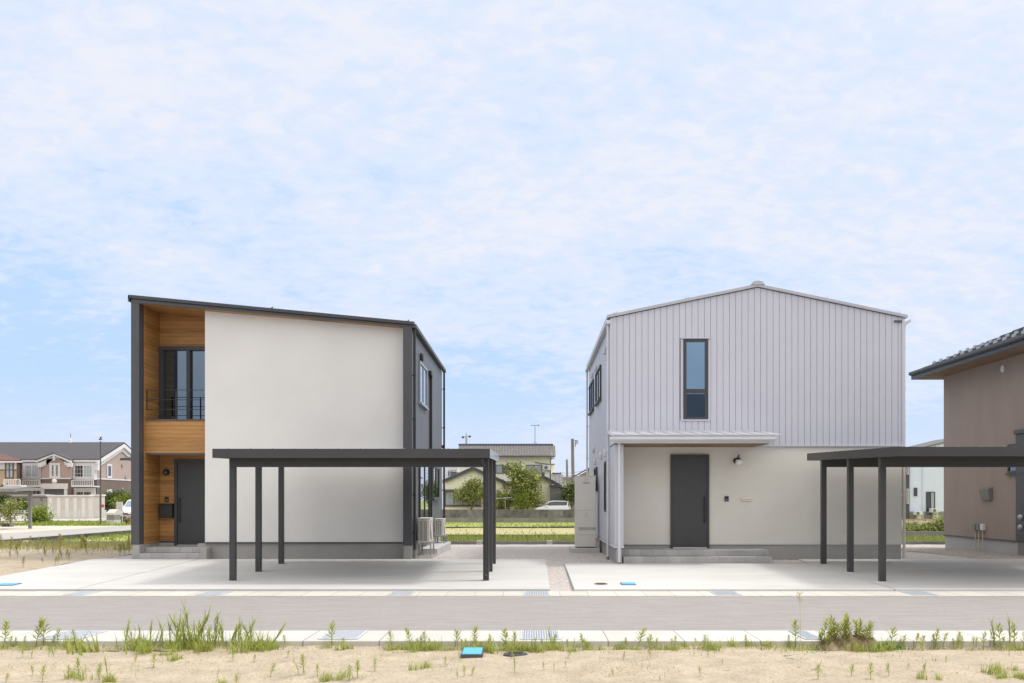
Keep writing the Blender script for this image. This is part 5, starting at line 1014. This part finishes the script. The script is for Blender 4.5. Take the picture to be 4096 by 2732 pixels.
tree('potted_tree', 'thin potted sapling with sparse leaves by the left carport', 'sapling', P(40,2108,52), [B(42,2032,22,22,52),B(30,2050,18,14,52),B(55,2020,12,14,52),B(36,2070,14,10,52)], 900, .13, M['tree'], [([P(42,2108,52),P(40,2070,52),P(45,2020,52)],[.035,.03,.015]),([P(41,2080,52),P(28,2045,52)],[.02,.01]),([P(41,2070,52),P(56,2035,52)],[.02,.01])], 11)
tree('shrub', 'yellow-green shrub between the carport post and the mesh fence', 'shrub', P(160,2100,58), [B(150,2065,28,22,58),B(165,2085,26,14,58),B(140,2050,14,12,58),B(180,2040,10,8,58)], 2400, .15, M['yew'], [([P(155,2102,58),P(152,2060,58)],[.04,.02])], 12)
tree('shrub', 'green shrub against the brick house behind the fence', 'shrub', P(85,2040,78), [B(88,2020,20,16,78),B(75,2030,14,12,78)], 1200, .2, M['conifer'], None, 13)
tree('flower_bed', 'low reddish planting under the notice board', 'shrub', P(490,2095,57), [B(485,2088,18,7,57),B(508,2085,14,7,57)], 700, .14, mat('reddish_leaf', (.24,.13,.075), (.15,.14,.045), 4, .8, island=.4), None, 14)
for k, xx in enumerate((14, 30, 47)): tag(MB().tube([(ax(xx,51.5),51.5,0),(ax(xx,51.5),51.5,az(2093,51.5))], [.10,.13], 10).build('plant_pot', M['iron'] if k < 2 else M['shed_grey']), ['black plant pot left of the sapling','black plant pot under the potted sapling','grey plant pot right of the sapling'][k], 'plant pot', 'plant pots by the left carport')

# ------------------------------------------------------------------ weeds
def weed_mesh(seed, h, leaf_m, dense=1.0, lf=.32):
    rnd = random.Random(seed); b = MB(); ln = rnd.uniform(-.12,.12)*h; lm = rnd.uniform(-.12,.12)*h
    sp_ = lambda t: (ln*t*t, lm*t*t, h*t)
    s_ = MB(); s_.tube([sp_(k/4) for k in range(5)], [.012*h+.002,.010*h+.0015,.008*h+.001,.006*h+.001,.001], 5)
    n = int(34*dense)
    for k in range(n):
        t = .12+.88*(k/n)**.8; p = sp_(t); ang = k*2.4+rnd.uniform(-.3,.3); L_ = h*lf*(1.55-.6*t)*rnd.uniform(.75,1.15)*(.55 if t < .3 else 1); wd_ = L_*.115
        up = .12+.95*t; ca, sa = math.cos(ang), math.sin(ang); dx, dz = math.cos(up), math.sin(up)
        mid = (p[0]+ca*L_*.5*dx, p[1]+sa*L_*.5*dx, p[2]+L_*.5*dz); tip = (p[0]+ca*L_*dx*1.02, p[1]+sa*L_*dx*1.02, p[2]+L_*dz*.86)
        b.add([p,(mid[0]-sa*wd_,mid[1]+ca*wd_,mid[2]),tip,(mid[0]+sa*wd_,mid[1]-ca*wd_,mid[2])],[(0,1,2,3)])
    return b, s_
def make_weed(seed, h, leaf_m, dense, lf, name, label, cat, group):
    t = thing(name, label, cat, (0,0,0), group); b, s_ = weed_mesh(seed, h, leaf_m, dense, lf); b.build('leaves', leaf_m, t); s_.build('stem', M['stem'], t); return t
def make_tuft(seed, n, h, m, name, label, cat, group, spread=.04, lean=.9, wd_=.008):
    rnd = random.Random(seed); b = MB()
    for k in range(n):
        hh = h*rnd.uniform(.45,1.1); blade(b, (rnd.gauss(0,spread),rnd.gauss(0,spread),-.01), hh, wd_*rnd.uniform(.7,1.4), rnd.uniform(0,6.28), hh*rnd.uniform(.08,lean), 4)
    o = b.build(name, m, None, origin=(0,0,0)); return tag(o, label, cat, group)
GW = 'leafy weeds on the sandy foreground'
ZN = ((430,'by the grating before the tall reeds'),(1060,'among the tall reeds'),(1290,'between tall reeds and fine grating'),(1470,'below the fine grating past the reeds'),(1800,'between fine grating and blue meter lid'),(2000,'beside the blue meter lid in the sand'),(2270,'by the barred grating and sunken manhole'),(2640,'just past the sunken manhole'),(3100,'between sunken manhole and earth mound'),(3250,'just before the earth mound'),(3560,'around the earth mound'),(3860,'just past the earth mound'),(9999,'far past the earth mound'))
def zone(px): return next(z for lim, z in ZN if px < lim)
WL_KERB = 'leafy green weed sprouting along the near kerb'
WL_SAND = 'small leafy weed on the bare sand'
WL_LOT = 'wiry olive weed on the vacant lot'
WL_MOUND = 'taller leafy weed growing on the earth mound'
protos = [make_weed(20+k, .30, M['leaf'], (1.1,.85,1.25,.95)[k], (.30,.36,.27,.33)[k], 'leafy_weed', WL_KERB, 'weed', GW) for k in range(4)]
dry = [make_weed(40+k, .34, M['leaf_dry'], 1.5, .27, 'wiry_weed', WL_LOT, 'weed', 'wiry weeds on the vacant lot') for k in range(3)]
used = {}
def put(pool, k, x, y, h, label, rnd, base=.30, z=None, group=None, tilt=.13):
    o = pool[k % len(pool)]; loc = (x, y, (soil_z(x,y) if z is None else z)-.006); s_ = h/base
    if o.name in used: o = dup(o, loc, rnd.uniform(0,6.28), s_, label)
    else: used[o.name] = 1; o.location = loc; o.scale = (s_,)*3; o['label'] = label
    o.rotation_euler = (rnd.gauss(0,tilt),rnd.gauss(0,tilt),rnd.uniform(0,6.28))
    if group: o['group'] = group
    return o
def ground_d(y): return min(SOILY-.03, (CH+.235)*F/(y-VY))
KERB = '18,2576,78 42,2578,44 62,2574,40 100,2572,46 143,2582,84 172,2578,80 210,2575,44 228,2574,50 303,2572,70 320,2572,36 262,2590,26 1328,2576,66 1375,2592,36 1565,2576,68 1645,2578,58 1680,2592,60 1700,2592,52 1830,2582,56 1890,2578,62 1905,2592,50 1968,2574,56 2030,2587,62 2060,2592,56 2140,2602,46 2170,2592,50 2212,2592,46 2272,2592,44 2335,2601,58 2505,2582,42 2550,2582,58 2600,2592,50 2625,2580,34 2700,2582,46 2785,2574,26 2985,2577,36 3160,2574,46 3182,2580,72 3560,2577,66 3600,2577,36 3615,2577,36 3660,2580,44 3690,2582,46 3740,2574,62 3770,2578,56 3830,2576,56 3850,2578,46 3905,2576,40 3932,2590,72 3978,2578,48 4002,2578,66 4036,2620,54 4062,2582,74 4090,2590,66'
SAND = '195,2630,36 216,2628,28 90,2635,28 125,2632,22 275,2706,48 316,2692,66 400,2702,56 396,2713,46 170,2722,56 130,2692,36 616,2656,50 540,2638,28 22,2731,36 930,2628,34 945,2722,46 1015,2632,28 1150,2622,26 1216,2682,70 1270,2692,44 1080,2682,48 1395,2712,52 1430,2706,62 1500,2682,44 1830,2722,28 1856,2712,36 1886,2706,34 1780,2662,34 2046,2628,28 2176,2677,28 2216,2672,22 2262,2667,22 2492,2652,30 2606,2652,32 2452,2712,28 2802,2712,32 2892,2667,20 2270,2630,36 2640,2731,22 3272,2729,52 3406,2717,46 3482,2727,56 3556,2717,46 3782,2662,24 3692,2729,52 3632,2692,22'
rnd = random.Random(77)
for k, s_ in enumerate(KERB.split()):
    px, py, h = map(float, s_.split(',')); d = ground_d(py); put(protos, k, ax(px,d), d, h*d/F*1.15*rnd.uniform(.75,1.2), WL_KERB+' '+zone(px), rnd)
for k, s_ in enumerate(SAND.split()):
    px, py, h = map(float, s_.split(',')); d = ground_d(py); put(protos, k+1, ax(px,d), d, h*d/F*1.1, WL_SAND+' '+zone(px), rnd)
for k in range(30):
    px = rnd.choice((rnd.uniform(0,4096), rnd.gauss(1780,170), rnd.gauss(2180,140), rnd.gauss(3800,150))); py = rnd.uniform(2576,2598); d = ground_d(py)
    put(protos, k, ax(px,d), d, rnd.uniform(.07,.16), WL_KERB+' '+zone(px), rnd)
# weedy mound
mx_, my_ = ax(3390,10.86), 10.86
b = MB(); n1, n2 = 30, 16
for j in range(n2+1):
    for i in range(n1+1):
        u = -1+2*i/n1; v = -1+2*j/n2; hgt = max(0,1-u*u)*max(0,1-v*v); x = mx_+u*.36; y = my_+v*.17
        b.v.append((x,y,-.27+.15*hgt**.7+(.10*nz(x,y,8,21)+.07*nz(x,y,21,22))*min(1,hgt*4)))
b.f = [(j*(n1+1)+i,j*(n1+1)+i+1,(j+1)*(n1+1)+i+1,(j+1)*(n1+1)+i) for j in range(n2) for i in range(n1)]
tag(b.build('earth_mound', mat('clod_soil', (.42,.32,.215), (.20,.145,.095), 7, .95, bump=.8, bscale=40), smooth=True), 'crumbly brown earth mound covered in weeds by the kerb', 'earth mound')
for k in range(30):
    x = mx_+rnd.uniform(-.33,.30); y = my_+rnd.uniform(-.12,.08); u = (x-mx_)/.36; put(protos, k, x, y, rnd.uniform(.12,.28), WL_MOUND, rnd, z=-.27+.10*max(0,1-u*u))
for k in range(105):
    y = rnd.uniform(24.5,33.1) if k < 84 else rnd.uniform(19,25); x = rnd.uniform(-19 if y > 26 else -14.5, -10.3-max(0,(y-24))*.05) 
    if x > -11.0 and y < 23.6: x -= 1
    put(dry, k, x, y, (rnd.choice((.12,.16,.2,.25,.3,.36,.44))*rnd.uniform(.85,1.15) if k < 84 else rnd.uniform(.12,.26)), ('wiry olive weed' if k < 84 else 'short olive weed')+(' at the low boundary wall' if y > 30 else ' on open sand')+(' next to the charcoal house' if x > -12.6 else ' in the middle of the vacant lot' if x > -16 else ' by the side road'), rnd, .34, z=lot_z(x,y)+.02)
# big reeds
RL = 'tall green reed in the dense clump along the near kerb'
def make_reed(seed, h):
    rnd_ = random.Random(seed); t = thing('reed', RL, 'reed', (0,0,0), 'reeds in the clump by the near kerb'); s_ = MB(); b = MB(); ln = rnd_.uniform(-.25,.25)*h
    s_.tube([(ln*(k/5)**2,0,h*.8*k/5) for k in range(6)], [.004,.004,.0035,.003,.002,.001], 5); s_.build('stem', M['reed'], t)
    for k in range(13):
        tt = .06+.72*k/13; p = (ln*(tt/.8)**2, 0, h*tt); L_ = h*rnd_.uniform(.34,.55); blade(b, p, L_*.9, .017*(h/.5), (0 if k % 2 else math.pi)+rnd_.uniform(-.6,.6), L_*rnd_.uniform(.22,.6), 5)
    b.build('leaves', M['reed'], t); return t
reeds = [make_reed(60+k, .5) for k in range(4)]
RP = '495,2575,120 470,2585,60 545,2577,105 560,2578,90 600,2577,95 615,2580,80 640,2580,85 655,2578,100 680,2582,100 700,2580,120 715,2580,125 735,2585,130 752,2580,140 765,2584,150 785,2580,165 790,2585,110 805,2582,125 820,2584,120 840,2580,130 855,2582,140 870,2585,95 890,2580,115 905,2585,105 930,2582,90 945,2585,95 960,2582,110 975,2580,125 990,2586,115 1005,2583,100 1012,2580,120 520,2590,70 690,2596,75 760,2598,80 830,2600,75 910,2600,70 980,2598,75 1030,2585,90'
RP += ''.join(' %d,%d,%d' % (rnd.gauss(800,150), rnd.uniform(2574,2602), rnd.uniform(55,125)) for _ in range(26))
for k, s_ in enumerate(RP.split()):
    px, py, h = map(float, s_.split(',')); d = ground_d(py); put(reeds, k, ax(px,d), d, h*d/F*rnd.uniform(.85,1.3), RL, rnd, .5, tilt=.26)
for k, (px, py, h) in enumerate(((430,2690,80),(345,2690,60),(3980,2580,110),(4040,2582,120),(2210,2585,90),(2290,2585,60),(1195,2680,70),(2060,2700,80),(865,2700,60))):
    d = ground_d(py); put(reeds, k, ax(px,d), d, h*d/F*1.1, ['taller single reed leaning over the sand below the reed clump','shorter single reed leaning over the sand below the reed clump','shorter yellowish reed at the kerb far past the earth mound','tallest yellowish reed at the kerb far past the earth mound','taller grass stalk leaning across the barred grating','short grass stalk at the end of the barred grating','thin grass stalk on bare sand below the left gutter grating','yellow grass stalk on sand below the sunken manhole','pale grass stalk on bare sand right of the tall reeds'][k], rnd, .5, group='single reeds and grass stalks')
TU = 'low grass tuft at the kerb foot'
tufts = [make_tuft(80+k, 46, .15, M['reed'] if k < 2 else M['leaf'], 'grass_tuft', TU, 'grass tuft', 'grass tufts on the sand') for k in range(3)]
tp = []
for k in range(46): tp.append((rnd.uniform(-20,4100), rnd.uniform(2576,2600), rnd.uniform(.08,.17), TU))
for (a, c, n) in ((1000,1100,3),(1460,1560,2),(1640,1760,7),(1830,2010,6),(2010,2300,12),(2800,2960,5),(3380,3560,9)):
    for k in range(n): tp.append((rnd.uniform(a,c), rnd.uniform(2582,2606), rnd.uniform(.10,.20), TU))
TC = 'arching grass tuft at the base of the tall reed clump'
for k in range(18): tp.append((rnd.gauss(790,150), rnd.uniform(2574,2606), rnd.uniform(.16,.36), TC))
TS = 'low grass tuft on open sand'
for (a, c, y0, y1, n) in ((1280,1380,2690,2716,4),(860,900,2700,2725,2),(3900,4096,2690,2730,9),(420,480,2690,2720,3),(640,720,2600,2630,4),(1650,1760,2655,2680,2),(220,330,2685,2710,3),(3680,3760,2715,2730,2)):
    for k in range(n): tp.append((rnd.uniform(a,c), rnd.uniform(y0,y1), rnd.uniform(.08,.16), TS))
for k, (px, py, h, lb) in enumerate(tp): d = ground_d(py); put(tufts, k, ax(px,d), d, h, lb if lb == TC else lb+' '+zone(px), rnd, .15)
b = MB()
for k in range(520):
    x = mx_+rnd.gauss(0,.2); y = my_-.02+rnd.gauss(0,.07); u = min(1,abs(x-mx_)/.36); z = -.27+.14*max(0,1-u*u)
    if k % 2 and x < mx_+.05: continue
    hh = rnd.uniform(.04,.13); blade(b, (x,y,z), hh, .006, rnd.uniform(0,6.28), hh*rnd.uniform(.3,1.3), 3)
struct(b.build('mound_dead_grass', mat('brown_dead_grass', (.36,.27,.13), (.20,.14,.06), 5, .9, island=.4)), 'stuff')
b = MB()
for k in range(420):
    x = mx_+.34+rnd.gauss(0,.15); y = my_-.08+rnd.gauss(0,.06); hh = rnd.uniform(.03,.13); blade(b, (x,y,-.255), hh, .014, rnd.uniform(0,6.28), hh*rnd.uniform(.3,1.2), 3)
struct(b.build('creeping_weeds', mat('deep_green_leaf', (.17,.28,.07), (.10,.18,.045), 5, .7, translucent=.3, island=.35)), 'stuff')
# thin dead grass, roots and litter on the sand
b = MB()
for k in range(3200):
    x = rnd.uniform(-6.6,6.6); y = 11.0-abs(rnd.gauss(0,.22)) if k < 520 else rnd.uniform(8.9,11); 
    if k >= 520 and nz(x,y,1.1,31) < .12: continue
    blade(b, (x,y,soil_z(x,y)), rnd.uniform(.02,.09), .0035, rnd.uniform(0,6.28), rnd.uniform(.01,.09), 3)
struct(b.build('dead_grass', M['straw']), 'stuff')
b = MB()
for k in range(5200):
    x = rnd.uniform(-6.6,6.6); w_ = .5+nz(x,0,.9,41)+.5*nz(x,0,2.6,42)
    if rnd.random() > w_*1.1: continue
    y = 11.03-abs(rnd.gauss(0,.10+.10*max(0,w_))); hh = rnd.uniform(.02,.07)+.09*max(0,w_-.4)*rnd.random(); blade(b, (x,y,soil_z(x,y)-.004), hh, .0065, rnd.uniform(0,6.28), hh*rnd.uniform(.1,1.1), 3)
for k in range(2600):
    x = rnd.uniform(-6.6,6.6); y = rnd.uniform(8.9,10.8)
    if nz(x,y,1.3,43) < .22: continue
    hh = rnd.uniform(.02,.08); blade(b, (x,y,soil_z(x,y)-.004), hh, .006, rnd.uniform(0,6.28), hh*rnd.uniform(.2,1.2), 3)
struct(b.build('verge_grass', M['leaf']), 'stuff')
b = MB()
for k in range(11000):
    x = rnd.uniform(-19,-10.3); y = 33.2-abs(rnd.gauss(0,2.6))
    if y < 19 or nz(x,y,.6,33) < -.25: continue
    blade(b, (x,y,lot_z(x,y)), rnd.uniform(.04,.26), .012, rnd.uniform(0,6.28), rnd.uniform(.01,.12), 2)
struct(b.build('lot_grass', M['leaf_dry']), 'stuff')
def rock(seed, r):
    rr = random.Random(seed); b = MB().ball((0,0,0), r, 9, 6, (1.2,.9,.6)); b.v = [(x*(1+rr.uniform(-.2,.2)),y*(1+rr.uniform(-.2,.2)),z*(1+rr.uniform(-.2,.2))) for x,y,z in b.v]; return b
for k, (px, py, r) in enumerate(((3145,2620,16),(3160,2617,12),(3168,2634,14),(3190,2637,9),(3150,2634,8),(3205,2630,7))):
    d = ground_d(py); b = rock(k, r*d/F*.55); o = b.build('stone', M['stone'], None, origin=(0,0,0)); o.location = (ax(px,d), d, soil_z(ax(px,d),d)+.008); o.rotation_euler = (0,0,k*1.3); tag(o, 'grey stone chip in the small scatter left of the earth mound', 'stone', 'stone chips beside the mound')
b = MB()
for k in range(420):
    x = rnd.uniform(-6.4,6.4); y = rnd.uniform(8.9,10.95); s_ = rnd.uniform(.003,.009)*(1.8 if rnd.random() < .06 else 1); q = rock(k, s_); b.add([(p[0]+x,p[1]+y,p[2]+soil_z(x,y)+s_*.2) for p in q.v], q.f)
struct(b.build('pebbles', M['stone']), 'stuff')

# odds and ends on the sand
pts = [(430,2592),(500,2590),(560,2594),(610,2600),(660,2602),(700,2599)]; b = MB(); q = []
for px, py in pts: d = ground_d(py); q.append((ax(px,d), d, soil_z(ax(px,d),d)+.008))
tag(b.tube(q, .006, 6).build('black_cable', M['black']), 'thin black cable lying on the sand under the reeds', 'cable')
d = 10.9; tag(MB().tube([(ax(740,d),d,-.25),(ax(742,d),d,.02),(ax(739,d),d,az(2390,d))], [.004,.003,.002], 5).build('dry_stalk', M['straw']), 'pale dry stalk rising alone out of the reed clump', 'stalk')
d = 10.9; b = MB(); X = ax(3200,d); zt = az(2372,d); b.tube([(X,d,-.25),(X+.005,d,-.0),(X-.004,d,zt)], [.003,.0025,.0015], 5)
for k in range(26): z = zt-.12*rnd.random(); a = rnd.uniform(0,6.28); L_ = .02+.03*rnd.random(); b.tube([(X-.003,d,z),(X+L_*math.cos(a),d+L_*math.sin(a),z+L_*.8)], [.0012,.002], 4)
tag(b.build('seed_grass', M['straw']), 'tall thin grass with a feathery seed head before the earth mound', 'grass stalk')
for k, (px, py, r) in enumerate(((3225,2603,9),(3243,2600,12),(3262,2604,10),(3280,2601,8),(3298,2606,9),(3312,2603,7),(3252,2609,7))):
    d = ground_d(py); b = rock(k+9, r*d/F*.6); o = b.build('stone', M['gutter_near'], None, origin=(0,0,0)); o.location = (ax(px,d), d, soil_z(ax(px,d),d)+.004); o.scale = (1.6,1,.6); tag(o, 'flat white stone chip in the scatter at the front of the earth mound', 'stone', 'white chips before the mound')
d = ground_d(2690); X = ax(3275,d); z = soil_z(X,d); tag(MB().tube([(X-.08,d,z+.01),(X-.03,d+.01,z+.015),(X+.01,d,z+.05),(X+.03,d,z+.11)], [.005,.006,.006,.003], 6).tube([(X-.03,d+.01,z+.015),(X+.02,d-.03,z+.01)], .004, 5).build('bleached_root', M['straw']), 'bleached forked root sticking out of the sand below the earth mound', 'root')
